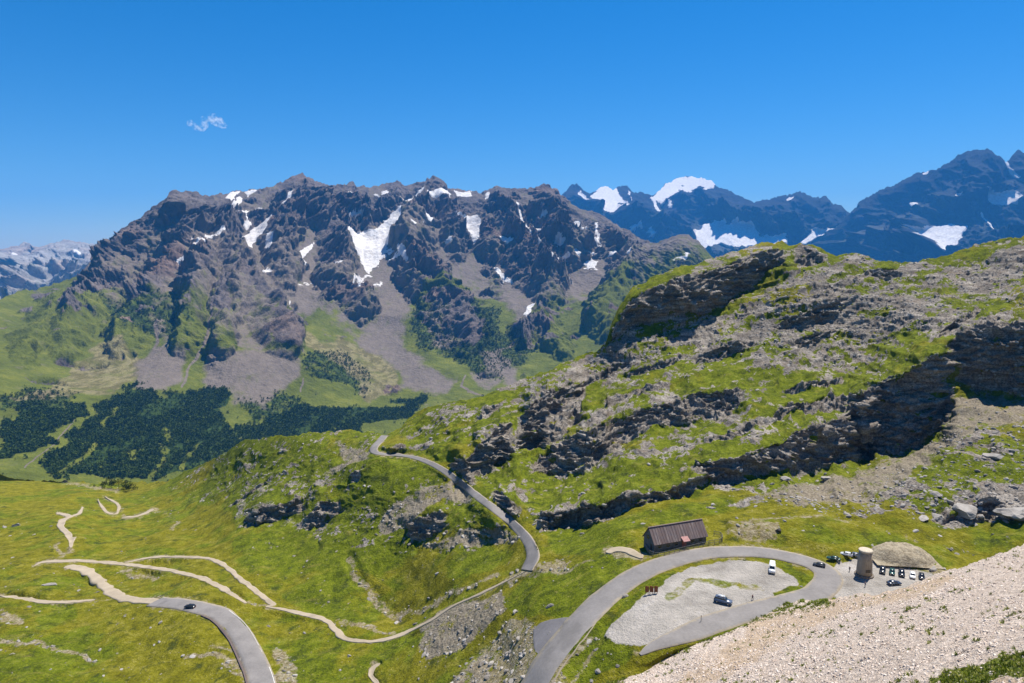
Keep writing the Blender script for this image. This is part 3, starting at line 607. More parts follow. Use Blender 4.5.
for ln, w_ in (([(464,378),(461,388),(469,394),(484,398)], 1.1), ([(134,384),(140,368),(152,350),(158,322)], 1.5), ([(183,384),(192,362),(205,340),(214,305)], 1.2), ([(300,392),(303,380)], .9), ([(484,362),(497,352),(512,345)], 1.0), ([(85,402),(70,425),(45,452),(25,470)], .7)):
    screeM = np.maximum(screeM, linemask(ln, w_, U3 + 2 * n3, V3 + 2 * n4))
# relief: buttresses, gullies, ledges; scree and meadow smooth
gl = ridged((x + .22 * y) / 420 + .45 * n3, y / 1500, z / 2200, 4, .55)
mid = ridged((x - .18 * y) / 150 + .35 * n3, y / 760, z / 560 + .3 * n4, 4, .55)
sml = ridged(x / 38, y / 60, z / 45, 4, .6)
big = ridged(x / 800 + 3, y / 1200, z / 1600, 3)
rs = blur(rockM, 4)
edge = np.clip((V3 - M.top[None]) / 10, .15, 1)
edge = np.clip((V3 - M.top[None]) / 26, .16, 1)
dn = (big * (30 + 30 * rs) + ridge * 150 + gl * 70 * (.06 + .94 * rs) + mid * rs * 38 + sml * (rs * 8 + .4) + n3 * (2 + 6 * rs)) * edge * np.clip(M.t / 4200, .3, 1.2)
sk = .9 * np.clip(blur(snow, 5) * 1.5, 0, 1); M.push(dn * (1 - sk) + sk * (blur(dn, 30) + 6), 12, .5)
def massif_material(name, rock, scree, grass, tint):
    m = Mat(name, .95, .08)
    a, b, c = m.noise(120, 5, .6), m.noise(26, 5, .65), m.noise(420, 4)
    fib = m.noise(1, 5, .65, stretch=(28, 60, 150))
    rk = m.ramp(m.math('ADD', m.math('MULTIPLY', a, .5), m.math('MULTIPLY', b, .5)), [(.0, tuple(q * .5 for q in rock)), (.5, rock), (1, tuple(q * 1.7 for q in rock))])
    rk = m.mix(m.math('MULTIPLY', m.step(c, .4, 1.0), .8), rk, m.mix(1.0, rk, (1.3, 1.02, .85), 'MULTIPLY'))
    sc = m.ramp(m.math('ADD', m.math('MULTIPLY', fib, .7), m.math('MULTIPLY', b, .3)), [(.0, tuple(q * .75 for q in scree)), (.5, scree), (1, tuple(q * 1.25 for q in scree))])
    gr = m.ramp(m.math('ADD', m.math('MULTIPLY', a, .6), m.math('MULTIPLY', b, .4)), [(.0, tuple(q * .5 for q in grass)), (.5, grass), (1, (grass[0] * 1.8, grass[1] * 1.55, grass[2] * 1.8))])
    col = m.over(gr, 'shrub', m.ramp(b, [(.35, (.018, .03, .008)), (.65, (.05, .075, .012))]), m.noise(45, 5, .7), 1.0, .55, 1.1)
    col = m.over(col, 'brown', m.ramp(fib, [(.35, (.13, .10, .05)), (.65, (.27, .22, .12))]), m.noise(90, 5, .7), .9, .3, 1.1, .7)
    col = m.over(col, 'scree', sc, m.noise(1, 5, .7, stretch=(45, 90, 240)), 1.0, .15, .95)
    col = m.over(col, 'rock', rk, m.noise(32, 5, .7), .7, .35, .70)
    col = m.over(col, 'forest', m.ramp(b, [(.2, (.018, .034, .007)), (.8, (.04, .066, .010))]), m.noise(24, 4, .7), .7, .40, .75)
    col = m.over(col, 'snow', m.ramp(m.noise(30, 4), [(.0, (.50, .465, .43)), (.6, (.70, .67, .645)), (1, (.78, .76, .74))]), m.noise(22, 5, .7), .4, .24, .42)
    h = m.math('ADD', m.math('MULTIPLY', b, 1.0), m.math('MULTIPLY', m.noise(9, 3, .7), .35))
    return m.out(col, h, 8, .7)
mass = M.build('mountain_range', massif_material('massif_ground', (.122, .103, .094), (.165, .135, .110), (.100, .115, .014), 0),
               dict(rock=rockM, scree=screeM, snow=snow, forest=forest, shrub=shrub, brown=brown), (30, 100, 260, 600, 1300), .6)
tag(mass, kind='structure')

# ================================================================== THE FAR PEAKS
def far_range(name, top, bot, u0, u1, du, rows, dist, snows, lines, sc, jag, seed, rock, hscale=1.0):
    G = Sheet(u0, u1, du, rows, top, bot, jag, seed)
    U, V = G.U, G.V
    mp = np.array(dist, float); hx = np.linalg.norm(ray(mp[:, 0], mp[:, 1])[:, :2], axis=1)
    G.t = np.exp(tps(np.c_[mp[:, :2], np.log(mp[:, 2] / hx)], U, V, smooth=2e-3))
    P = G.pos() / sc; x, y, z = P[..., 0], P[..., 1], P[..., 2]
    n3 = fbm(x / 260, y / 260, z / 260, 5, .6); n4 = fbm(x / 260 + 50, y / 260, z / 260, 5, .6)
    snow = area(snows, U + 5.0 * n3, V + 4.2 * n4, 1) if snows else np.zeros(U.shape, np.float32)
    for ln, w in lines: snow = np.maximum(snow, linemask(ln, w, U + 1.2 * n3, V + 1.2 * n4))
    edge = np.clip((V - G.top[None]) / 22, .06, 1)
    dn = (ridged(x / 1100 + .5 * y / 1100, y / 2000, z / 2600, 3) * 230 + ridged(x / 380, y / 900, z / 800, 5, .6) * 170 + ridged(x / 110, y / 160, z / 130, 4, .6) * 34) * edge * sc * hscale
    sk = .92 * np.clip(blur(snow, 8) * 1.5, 0, 1); G.push(dn * (1 - sk), 8, .12)
    scr = sstep(.0, .4, n4 + .3 * n3) * sstep(0, 40, V - G.top[None]) * .8
    zero = np.zeros(U.shape, np.float32)
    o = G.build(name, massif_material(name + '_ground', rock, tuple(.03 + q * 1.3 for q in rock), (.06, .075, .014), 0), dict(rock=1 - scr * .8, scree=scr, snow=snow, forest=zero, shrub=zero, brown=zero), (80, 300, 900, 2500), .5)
    return tag(o, kind='structure')
far_range('snowy_peaks', [(530,225),(540,215),(556,205),(563,195),(571,185),(576,183),(583,189),(590,194),(600,188),(607,187),(613,190),(620,186),(628,186),(634,193),(640,191),(648,194),(655,194),(666,184),(677,178),(690,176),(700,179),(711,179),(716,186),(725,189),(740,196),(755,203),(765,200),(778,197),(790,194),(800,193),(808,196),(820,198),(826,196),(832,203),(840,206),(846,212),(870,228),(900,245)],
 [(530,262),(900,285)], 530, 900, .8, 150,
 [(530,225,14500),(576,185,15000),(625,188,15200),(690,178,16200),(800,194,14500),(846,212,14000),(900,245,13600),(530,262,11500),(600,250,11800),(700,260,11800),(800,270,11400),(900,285,11200),(650,225,13200),(720,225,13200)],
 [[(591,195.5),(600,188),(608,187),(617,191.5),(629,209),(617,206.5),(611,212),(603,210.6),(597.6,205)], [(579,187),(586,192),(591,202),(586,199)],
  [(652,195.5),(666,184),(677,176),(690.5,174),(699,177),(711,177),(714,184.6),(707,191),(699,187),(690.5,190),(680,190),(671,196),(660.5,203)],
  [(697,234),(701,228),(711,223),(712,219),(726,223),(742.5,224),(753,224),(764,236),(786,234),(790,242),(744,246),(732,249),(722,241),(715,249),(703,247)], [(668,201),(674,199),(671,204)], [(632,226),(640,222),(640,226),(634,229)], [(646,226),(652,228),(651,233),(647,231)], [(800,245),(813,229),(828,228),(815,238),(806,247)], [(786,199),(794,197),(790,202)]],
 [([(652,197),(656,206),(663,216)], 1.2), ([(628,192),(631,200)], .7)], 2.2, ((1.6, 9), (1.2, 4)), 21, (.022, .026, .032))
far_range('rocky_peaks', [(790,262),(800,254),(815,243),(830,232),(845,218),(852,212),(860,203),(870,196),(880,191),(890,187),(900,183),(910,176),(920,172),(930,171),(940,167),(950,161),(958,156),(968,151),(980,149),(990,150),(997,155),(1006,162),(1010,158),(1017,150),(1024,154),(1045,168),(1110,175)],
 [(790,300),(1110,290)], 790, 1110, .8, 190,
 [(790,262,12936),(850,213,13068),(900,183,13200),(980,150,13200),(1050,168,13300),(1110,175,13300),(790,300,9300),(900,300,9300),(1000,290,9400),(1110,290,9400),(900,235,11748),(1000,220,11880)],
 [[(979,190),(994,194),(1019,192),(1023,198),(1016.5,205.5),(991.5,204)], [(915,228.7),(925,231.5),(950,224),(963.7,227),(958,235.7),(958,242),(947,250),(936,242),(927.5,243)], [(903,200),(911,199),(917,204),(910,206)], [(846,235),(853,231),(866,232),(856,237)], [(958,194),(965,192),(963,196),(959,197)], [(922,172),(929,171),(926,174)], [(872,232),(877,229),(874,233)]],
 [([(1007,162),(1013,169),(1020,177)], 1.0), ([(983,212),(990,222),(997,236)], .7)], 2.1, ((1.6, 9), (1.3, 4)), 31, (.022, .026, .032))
far_range('distant_ridge', [(-80,250),(0,249),(8,246),(18,245),(24,241),(32,245),(40,248),(50,244),(60,241),(70,240),(82,242),(92,244),(100,246),(130,256),(180,276)],
 [(-80,325),(180,320)], -80, 180, .9, 120,
 [(-80,250,12500),(0,249,12500),(60,241,12000),(100,246,11500),(180,276,10500),(-80,325,7500),(0,320,7600),(100,315,7800),(180,320,7800),(30,270,10200)], [], [([(75,251),(79,252)], 1.2), ([(12,252),(6,262)], 1.0)], 1.6, ((1.2, 9), (.8, 4)), 41, (.26, .25, .235))

def ground_material():
    m = Mat('valley_ground', .95, .1)
    return m.out(m.ramp(m.noise(300, 5, .6), [(.35, (.04, .055, .01)), (.65, (.12, .12, .04))]))
gv = np.array([(-25500, -2500, -900), (25500, -2500, -900), (25500, 20500, -900), (-25500, 20500, -900)], float)
tag(mesh_np('ground', gv, np.array([[0, 1, 2, 3]]), ground_material(), False), kind='structure')

# ================================================================== ROADS AND YARDS
def asphalt_material(name, base, edge_noise=.25):
    m = Mat(name, .9, .2)
    n1, n2 = m.noise(6, 5, .6), m.noise(.7, 4, .7)
    c = m.ramp(m.math('ADD', m.math('MULTIPLY', n1, .6), m.math('MULTIPLY', n2, .4)), [(.0, tuple(q * .72 for q in base)), (.5, base), (1, tuple(q * 1.25 for q in base))])
    ed = m.math('ADD', m.attr('edge'), m.math('MULTIPLY', m.math('SUBTRACT', m.noise(2.4, 6, .75), .5), .35))
    c = m.mix(m.math('MULTIPLY', m.step(ed, .72, 1.05), .85), c, (.34, .28, .19))
    c = m.mix(m.math('MULTIPLY', m.step(m.noise(1, 4, .6, stretch=(9, 14, 9)), .65, .9), .45), c, tuple(q * .62 for q in base))
    return m.out(c, n2, .05, .5)
M_asph = asphalt_material('worn_asphalt', (.195, .180, .168))
M_old = asphalt_material('patched_asphalt', (.16, .15, .15))
M_dirt = asphalt_material('track_dirt', (.34, .28, .20))
M_paint = plain('road_paint', (.62, .61, .58), .8)
def ribbon(name, line, width, mat, lift=.14, n=None, off=0.0, ragged=0.0, part=None, ends=(1, 1), one=(-.5, .5)):
    def taper(m): k = np.linspace(0, 1, m); return np.minimum(1, ends[0] + k * 7 * (1 - ends[0])) * np.minimum(1, ends[1] + (1 - k) * 7 * (1 - ends[1]))
    px = sum(math.hypot(b[0] - a[0], b[1] - a[1]) for a, b in zip(line[:-1], line[1:])); n = n or max(20, int(px / 2.2))
    c, P, nn = edges(line, width, n)
    if part: c, P, nn = c[part], P[part], nn[part]
    k = 7; rows = []
    for q in np.linspace(one[0], one[1], k):
        wq = q * width * taper(len(c)) * (1 + ragged * fbm(P[:, 0] / 5, P[:, 1] / 5, P[:, 2] * 0 + (q > 0) * 7.3, 3)) + off
        E = P.copy(); E[:, :2] += nn * wq[:, None]
        uu, vv = project(E); G = N.surf(uu, vv)
        rows.append(G)
    R = np.array(rows)
    zc = R[:, :, 2]; zm = np.array([np.convolve(np.pad(r, 3, mode='edge'), np.ones(7) / 7, 'valid') for r in zc])
    R[:, :, 2] = np.maximum(zm, zc) + lift
    skirt0, skirt1 = R[:1].copy(), R[-1:].copy(); skirt0[..., 2] -= .7; skirt1[..., 2] -= .7
    R = np.concatenate([skirt0, R, skirt1]); k += 2; m = R.shape[1]
    ed = np.repeat(np.abs(np.r_[one[0], np.linspace(one[0], one[1], k - 2), one[1]])[:, None] * 2, m, 1)
    i = np.arange(k * m).reshape(k, m)
    q = np.stack([i[:-1, :-1], i[:-1, 1:], i[1:, 1:], i[1:, :-1]], -1).reshape(-1, 4)
    if np.cross(R[2, 1] - R[2, 0], R[3, 0] - R[2, 0])[2] < 0: q = q[:, ::-1]
    return mesh_np(name, R.reshape(-1, 3), q, mat, True, dict(edge=ed))
for i, (nm, ln, w_, kind) in enumerate(ROADS):
    o = ribbon(nm, ln, w_, M_asph if kind == 'asphalt' else M_dirt, .14 if kind == 'asphalt' else .10 + .012 * i, ragged=.05 if kind == 'asphalt' else .55, ends=(1, .12 if w_ == 7 else 1) if kind == 'asphalt' else ((1, .25) if w_ == 4.9 else (.25, .25)))
    tag(o, kind='structure')
def yard(name, poly, mat, lift, k=34):
    """a paved patch that follows the ground inside an outline"""
    c = np.array(poly, float); q = np.vstack([spline(list(map(tuple, c)) + [tuple(c[0])], 90)[:-1]]); mid = q.mean(0)
    rows = [N.surf(*(mid + (q - mid) * f).T) + [0, 0, lift] for f in np.linspace(.02, 1, k)]
    R = np.array(rows); m = R.shape[1]; i = np.arange(k * m).reshape(k, m); j = np.roll(i, -1, 1)
    f = np.stack([i[:-1], j[:-1], j[1:], i[1:]], -1).reshape(-1, 4)
    if np.cross(R[1, 0] - R[0, 0], R[0, 1] - R[0, 0])[2] > 0: f = f[:, ::-1]
    return tag(mesh_np(name, R.reshape(-1, 3), f, mat, True), kind='structure')
yard('layby', LAYBY, M_old, .05)
tag(ribbon('kerb_wall', [(268,720),(262,683),(252,655),(238,630),(224,617),(212,611)], 8.2, plain('kerb_stone', (.12, .09, .08), .9), lift=.45, off=0, part=None, one=(.5, .57)), kind='structure')
for q in ((.40, .418),):
    tag(ribbon('road_marking', [(268,720),(262,683),(252,655),(238,630),(220,614)], 8.2, M_paint, lift=.2, one=(-.44, -.42)), kind='structure')

# ================================================================== SCATTERED STONES, TUFTS, WOOD
def proto_rock(seed, sub=1):
    bm = bmesh.new(); bmesh.ops.create_icosphere(bm, subdivisions=sub + 1, radius=1)
    r = np.random.default_rng(seed); v = np.array([q.co for q in bm.verts]); f = np.array([[q.index for q in p.verts] for p in bm.faces]); bm.free()
    for _ in range(7):                                   # chop facets off a ball
        d = r.normal(size=3); d /= np.linalg.norm(d); h = r.uniform(.45, .8); k = v @ d; v = v - np.clip(k - h, 0, None)[:, None] * d
    v = v * r.uniform(.7, 1.25, 3) * [1, 1, .75]
    return v, f
ROCKS = [proto_rock(i) for i in range(6)]
def rotz(n):
    a = RNG.uniform(0, 2 * np.pi, n); b = RNG.normal(0, .35, n); R = np.zeros((n, 3, 3)); c, s_ = np.cos(a), np.sin(a)
    R[:, 0, 0] = c; R[:, 0, 1] = -s_; R[:, 1, 0] = s_; R[:, 1, 1] = c; R[:, 2, 2] = 1
    T = np.zeros((n, 3, 3)); T[:, 0, 0] = 1; T[:, 1, 1] = np.cos(b); T[:, 1, 2] = -np.sin(b); T[:, 2, 1] = np.sin(b); T[:, 2, 2] = np.cos(b)
    return R @ T
def merge(name, protos, P, size, mat, kind='stuff', smooth=False, sink=.25, label=None, cat=None, zs=None):
    """many copies of a few small shapes as one mesh"""
    Vs, Fs, Ts, o = [], [], [], 0; pick = RNG.integers(0, len(protos), len(P))
    for i, (v, f) in enumerate(protos):
        m = pick == i; n = m.sum()
        if not n: continue
        R = rotz(n) if zs is None else np.broadcast_to(np.eye(3), (n, 3, 3))
        S3 = size[m][:, None, None] * (np.ones(3) if zs is None else np.stack([np.ones(n), np.ones(n), zs[m]], -1)[:, None, :])
        W = np.einsum('nij,kj->nki', R, v) * S3 + P[m][:, None, :]
        W[..., 2] -= (size[m] * sink)[:, None]
        Vs.append(W.reshape(-1, 3)); Fs.append((f[None] + (np.arange(n) * len(v))[:, None, None]).reshape(-1, f.shape[1]) + o); Ts.append(np.repeat(RNG.uniform(0, 1, n), len(v))); o += n * len(v)
    ob = mesh_np(name, np.concatenate(Vs), np.concatenate(Fs), mat, smooth, dict(tone=np.concatenate(Ts)))
    return tag(ob, label, cat, kind=kind)
def stone_material(name, lo, mid, hi):
    m = Mat(name, .95, .1); t = m.attr('tone'); n = m.noise(.5, 4, .7)
    return m.out(m.ramp(m.math('ADD', m.math('MULTIPLY', t, .65), m.math('MULTIPLY', n, .35)), [(0, lo), (.5, mid), (1, hi)]), n, .1, .6)
M_stone = stone_material('grey_limestone', (.12, .105, .09), (.27, .245, .215), (.42, .39, .35))
M_pink = stone_material('pale_limestone', (.27, .19, .14), (.56, .46, .375), (.74, .66, .575))
def scatter(sheet, dens, n, lo, hi, power=2.6, vis=None):
    r = dens.ravel(); r = r / r.sum(); k = RNG.choice(len(r), n, p=r)
    u = sheet.U.ravel()[k] + RNG.uniform(-.6, .6, n); v = sheet.V.ravel()[k] + RNG.uniform(-.6, .6, n)
    q = RNG.uniform(0, 1, n) ** power
    return sheet.surf(u, v), lo + (hi - lo) * q
inv2 = 1.0
dens = (rock * .55 * (1 - .5 * cliff) + .22 * np.clip(talus * 1.5, 0, 1) + .25 * dirt * (1 - calm) + rubble * .5 + rocky_low * .5 + .012 + meadow_spot * .4) * (1 - .97 * np.clip(road_m + grit + hut_m, 0, 1)) * (U > -40) * (U < 1064) * (V < 690)
Pn, sz = scatter(N, dens, 16000, .18, 1.25, 4.5)
merge('loose_rocks', ROCKS, Pn, sz, M_stone)
vis = (U2 < 1060) * (V2 < 700)
Ps, sz = scatter(S, (1 - .8 * np.maximum(s_grass, s_verge)) * vis * (.35 + sstep(-.3, .5, fbm(S.pos()[..., 0] / 9, S.pos()[..., 1] / 9, S.pos()[..., 2] / 9, 3))), 34000, .05, .30, 5.0)
dist = np.linalg.norm(Ps - CAM, axis=1)
merge('scree_stones', ROCKS, Ps, sz * np.clip(dist / 110, .5, 1.2), M_pink)

def proto_tuft(seed, n=16):
    r = np.random.default_rng(seed); V, Fq = [], []
    for i in range(n):
        a = r.uniform(0, 6.28); R0 = r.uniform(0, .45); lean = r.uniform(.1, .6); h = r.uniform(.5, 1.0); w = .09
        c = np.array([math.cos(a) * R0, math.sin(a) * R0, 0]); d = np.array([math.cos(a), math.sin(a), 0]); s_ = np.array([-d[1], d[0], 0]) * w
        k = len(V); V += [c - s_, c + s_, c + d * lean * .5 + s_ * .7 + [0, 0, h * .6], c + d * lean * .5 - s_ * .7 + [0, 0, h * .6], c + d * lean + [0, 0, h]]
        Fq += [[k, k + 1, k + 2], [k, k + 2, k + 3], [k + 3, k + 2, k + 4]]
    return np.array(V), np.array(Fq)
TUFTS = [proto_tuft(i) for i in range(5)]
mt = Mat('grass_blades', .8, .2); M_tuft = mt.out(mt.ramp(mt.attr('tone'), [(0, (.12, .15, .010)), (.6, (.26, .30, .02)), (1, (.38, .37, .09))]))
Pt, st_ = scatter(S, (s_grass * .12 + s_verge * .8 + s_tuft * .35 + .0008) * vis, 6000, .22, .6, 2)
merge('grass_tufts', TUFTS, Pt, st_, M_tuft, sink=.05)

def proto_crown(seed, kind):
    """a small far-off tree: a ragged cone or dome of leaf facets on a short stem"""
    r = np.random.default_rng(seed); V, Fq = [], []
    for i in range(34):
        h = r.uniform(.08, 1) ** .8; a = r.uniform(0, 6.28); R0 = (.36 * (1 - h) + .03 if kind == 0 else .46 * math.sqrt(max(.02, 1 - (2 * h - .95) ** 2))) * r.uniform(.6, 1.1)
        c = np.array([math.cos(a) * R0, math.sin(a) * R0, h]); q = r.normal(size=(3, 3)) * (.13 if kind == 0 else .17)
        k = len(V); V += list(c + q); Fq.append([k, k + 1, k + 2])
    for a in (0, 2.1, 4.2):
        k = len(V); V += [[.03 * math.cos(a), .03 * math.sin(a), 0], [.03 * math.cos(a + 2.1), .03 * math.sin(a + 2.1), 0], [0, 0, .6]]; Fq.append([k, k + 1, k + 2])
    return np.array(V, float), np.array(Fq)
CROWNS = [proto_crown(i, 0 if i < 2 else 1) for i in range(5)]
mf = Mat('wood_leaves', .9, .1); M_wood = mf.out(mf.ramp(mf.attr('tone'), [(0, (.020, .040, .008)), (.55, (.040, .070, .010)), (1, (.10, .135, .016))]))
near_top = np.interp(M.u, *np.array(NEAR_TOP, float).T)[None]
fgap = sstep(-.45, .25, fbm((x + .4 * z) / 70, y / 260, z / 160, 5, .6) + .12)
fd = (np.clip(forest, 0, 1) ** 1.5 * (.12 + .88 * fgap) + .10 * np.clip(shrub, 0, 1) * (1 - rockM) + f_light * .03 + .0015 * (V3 > 395)) * (V3 < near_top + 6) * (U3 > -30) * (U3 < 620) * (M.t / 2300) ** 2
Pf, sf = scatter(M, fd, 30000, 4, 10, 1.8)
merge('forest', CROWNS, Pf, sf, M_wood, sink=.05)

# ================================================================== THINGS
M_stonewall = Mat('dark_masonry', .9, .2); _m = M_stonewall
_bk = _m.n('TexBrick'); _bk.inputs['Scale'].default_value = 1.6; _bk.inputs['Color1'].default_value = (.10, .10, .095, 1); _bk.inputs['Color2'].default_value = (.17, .165, .15, 1); _bk.inputs['Mortar'].default_value = (.07, .07, .065, 1)
_m.link(_m.co, _bk.inputs[0]); M_stonewall = _m.out(_m.mix(.5, _bk.outputs[0], _m.ramp(_m.noise(.8, 4), [(0, (.09, .09, .085)), (1, (.24, .23, .21))])), _m.noise(.3, 3), .05)
_m = Mat('rusty_sheet', .75, .3)
_st = _m.noise(1, 3, .6, stretch=(.55, 6, 6)); _rp = _m.noise(1.6, 5, .7)
_c = _m.ramp(_st, [(0, (.10, .070, .062)), (.45, (.145, .100, .088)), (.75, (.20, .155, .138)), (1, (.27, .225, .205))])
M_rust = _m.out(_m.mix(_m.math('MULTIPLY', _m.step(_rp, .35, .8), .75), _c, (.13, .105, .105)), _m.noise(1, 1, .5, stretch=(.18, 9, 9)), .05, .6)
M_glass = plain('dark_glass', (.015, .018, .022), .12, .6)
M_wood_old = plain('weathered_wood', (.20, .19, .17), .9)
M_rust_board = plain('rust_brown_board', (.22, .075, .025), .8, var=.4, size=.6)
M_door = plain('red_brown_door', (.30, .11, .08), .8)
M_tyre = plain('tyre_rubber', (.02, .02, .02), .9); M_rim = plain('wheel_metal', (.35, .35, .36), .4, metal=.8)
M_lamp = plain('lamp_glass', (.75, .75, .72), .2); M_tail = plain('tail_lamp_red', (.35, .02, .02), .3)
M_white = plain('white_enamel', (.78, .78, .77), .4); M_black = plain('black_plastic', (.025, .025, .028), .5)
def look(P): return math.atan2(P[1], P[0]) - math.pi / 2
def spot(u, v): return N.surf(np.array([float(u)]), np.array([float(v)]))[0]

# ---- the old road hut
pA, pB = spot(654, 553), spot(706, 542.5); hx_ = pB[:2] - pA[:2]; HL = float(np.linalg.norm(hx_)); hrot = math.atan2(hx_[1], hx_[0]); HD, HW, HR = 5.6, 3.0, 6.4
hz = min(pA[2], pB[2])
hut = thing('stone_hut', 'long dark stone hut with a rust streaked metal roof beside the road bend', 'hut', (*pA[:2], hz), hrot)
bm = bmesh.new(); prism(bm, [(0, -1), (HD, -1), (HD, HW), (HD / 2, HR), (0, HW)], 0, HL)
for v in bm.verts: v.co = (v.co.y, v.co.x, v.co.z)
obj('wall', bm, M_stonewall, hut)
bm = bmesh.new(); o_ = .35; rise = (HR - HW) / (HD / 2); ts = .12
prof = [(-.5, HW - .5 * rise + .03), (HD / 2, HR + .03), (HD + .5, HW - .5 * rise + .03), (HD + .5, HW - .5 * rise + ts), (HD / 2, HR + .03 + ts), (-.5, HW - .5 * rise + ts)]
prism(bm, prof, -o_, HL + o_)
for v in bm.verts: v.co = (v.co.y, v.co.x, v.co.z)
roof = obj('roof', bm, M_rust, hut)
bm = bmesh.new()
for k in range(int(HL / .9) + 1):                      # standing seams
    x0 = -.3 + k * .92
    for sgn in (0, 1):
        y0, y1 = (-.5, HD / 2) if sgn == 0 else (HD + .5, HD / 2); za, zb = HW - .5 * rise + ts, HR + ts + .03
        a = [bm.verts.new((x0, y0, za)), bm.verts.new((x0 + .1, y0, za)), bm.verts.new((x0 + .1, y1, zb)), bm.verts.new((x0, y1, zb))]
        b = [bm.verts.new(v.co + Vector((0, 0, .09))) for v in a]
        bm.faces.new(b)
        for i in range(4): bm.faces.new([a[i], a[(i + 1) % 4], b[(i + 1) % 4], b[i]])
obj('seams', bm, M_rust, roof)
bm = bmesh.new(); box(bm, -.4, HL + .4, HD / 2 - .22, HD / 2 + .22, HR + .13, HR + .24); obj('ridge_cap', bm, plain('grey_flashing', (.14, .10, .09), .6), roof)
for k in range(6):
    x0 = 1.3 + k * 2.75
    if k == 3: continue
    bm = bmesh.new(); box(bm, x0, x0 + 1.1, -.03, .05, 1.1, 2.2); wdw = obj('window', bm, M_glass, hut)
    bm = bmesh.new(); box(bm, x0 - .12, x0 + 1.22, -.09, -.032, 1.0, 1.1); obj('sill', bm, plain('grey_sill', (.30, .29, .27), .9), wdw)
bm = bmesh.new(); box(bm, 9.3, 10.7, -.12, .04, 0, 2.35); d_ = obj('door', bm, M_door, hut)
bm = bmesh.new(); prism(bm, [(-1.5, 2.45), (.2, 3.25), (.2, 3.4), (-1.5, 2.6)], 8.9, 11.1)
for v in bm.verts: v.co = (v.co.y, v.co.x, v.co.z)
obj('porch_roof', bm, plain('pink_sheet', (.36, .19, .17), .8), hut)
bm = bmesh.new(); box(bm, -.06, .05, 2.7, 3.9, 2.9, 4.0); obj('gable_window', bm, M_glass, hut)
bm = bmesh.new(); box(bm, -.06, .05, 1.0, 2.0, 0.0, 2.1); obj('side_door', bm, M_black, hut)

def fence(name, label, pix, hgt, step):
    c = spline(pix, 60); P = N.surf(c[:, 0], c[:, 1]); d = np.r_[0, np.cumsum(np.linalg.norm(np.diff(P, axis=0), axis=1))]
    n = int(d[-1] / step); q = np.linspace(0, d[-1], n + 1); X = np.stack([np.interp(q, d, P[:, k]) for k in range(3)], 1); o0 = X[0]
    root = thing(name, label, 'fence', tuple(o0))
    for p in X:
        bm = bmesh.new(); r = p - o0; box(bm, r[0] - .07, r[0] + .07, r[1] - .07, r[1] + .07, r[2] - .2, r[2] + hgt); obj('post', bm, M_wood_old, root)
    for hh in (.35, .9):
        bm = bmesh.new()
        for a, b in zip(X[:-1] - o0, X[1:] - o0):
            w = [bm.verts.new((p[0], p[1], p[2] + hh * hgt + dz)) for p in (a, b) for dz in (0, .1)]
            e_ = np.array([-(b - a)[1], (b - a)[0]]); e_ = e_ / np.linalg.norm(e_) * .05
            w2 = [bm.verts.new((v.co.x + e_[0], v.co.y + e_[1], v.co.z)) for v in w]
            for f in ((0, 2, 3, 1),): bm.faces.new([w[i] for i in f]); bm.faces.new([w2[i] for i in f[::-1]])
            for i, j in ((0, 2), (2, 3), (3, 1), (1, 0)): bm.faces.new([w[j], w[i], w2[i], w2[j]])
        obj('rail', bm, M_wood_old, root)
    pk = bmesh.new(); m = int(d[-1] / .34); q = np.linspace(0, d[-1], m); X = np.stack([np.interp(q, d, P[:, k]) for k in range(3)], 1)
    for p in X:
        r = p - o0; box(pk, r[0] - .035, r[0] + .035, r[1] + .055, r[1] + .085, r[2] + .05, r[2] + hgt * .95)
    obj('pickets', pk, M_wood_old, root)
fence('picket_fence', 'grey picket fence curving round the left end and front of the long hut', [(646,538),(645,546),(649,554),(657,557),(668,555),(690,549.5),(708,545.5)], 1.3, 1.7)
fence('picket_fence', 'small grey fenced enclosure at the right end of the long hut', [(709,545),(717,544),(722,542),(721,537),(714,535.5)], 1.5, 1.6)

# ---- round stone monument
mp_ = spot(864, 575)
mon = thing('stone_monument', 'round tapered tan stone tower standing in the gravel car park', 'monument', tuple(mp_))
mm = Mat('tan_masonry', .9, .15); bk = mm.n('TexBrick'); bk.inputs['Scale'].default_value = 2.2; bk.inputs['Color1'].default_value = (.30, .235, .16, 1); bk.inputs['Color2'].default_value = (.40, .33, .24, 1); bk.inputs['Mortar'].default_value = (.22, .18, .13, 1)
mm.link(mm.co, bk.inputs[0]); M_tan = mm.out(mm.mix(.45, bk.outputs[0], mm.ramp(mm.noise(1.2, 4), [(0, (.20, .155, .10)), (1, (.46, .38, .28))])), mm.noise(.3, 3), .04)
bm = bmesh.new(); lathe(bm, [(2.35, -.4), (2.35, .35), (2.2, .45), (2.0, .45)], 36); obj('plinth', bm, plain('dark_base_stone', (.17, .14, .11), .9), mon, True)
bm = bmesh.new(); lathe(bm, [(1.95, .45), (1.9, 1.5), (1.75, 4.2), (1.62, 6.6)], 36); obj('shaft', bm, M_tan, mon, True)
bm = bmesh.new(); lathe(bm, [(1.66, 6.6), (1.72, 6.68), (1.72, 7.0), (1.6, 7.08), (.9, 7.12), (0.01, 7.14)], 36); obj('cap', bm, plain('pale_cap_stone', (.46, .40, .30), .9), mon, True)
bm = bmesh.new(); box(bm, -.6, .6, -1.98, -1.86, 1.5, 2.3); obj('plaque', bm, plain('bronze_plaque', (.10, .075, .045), .6), mon)

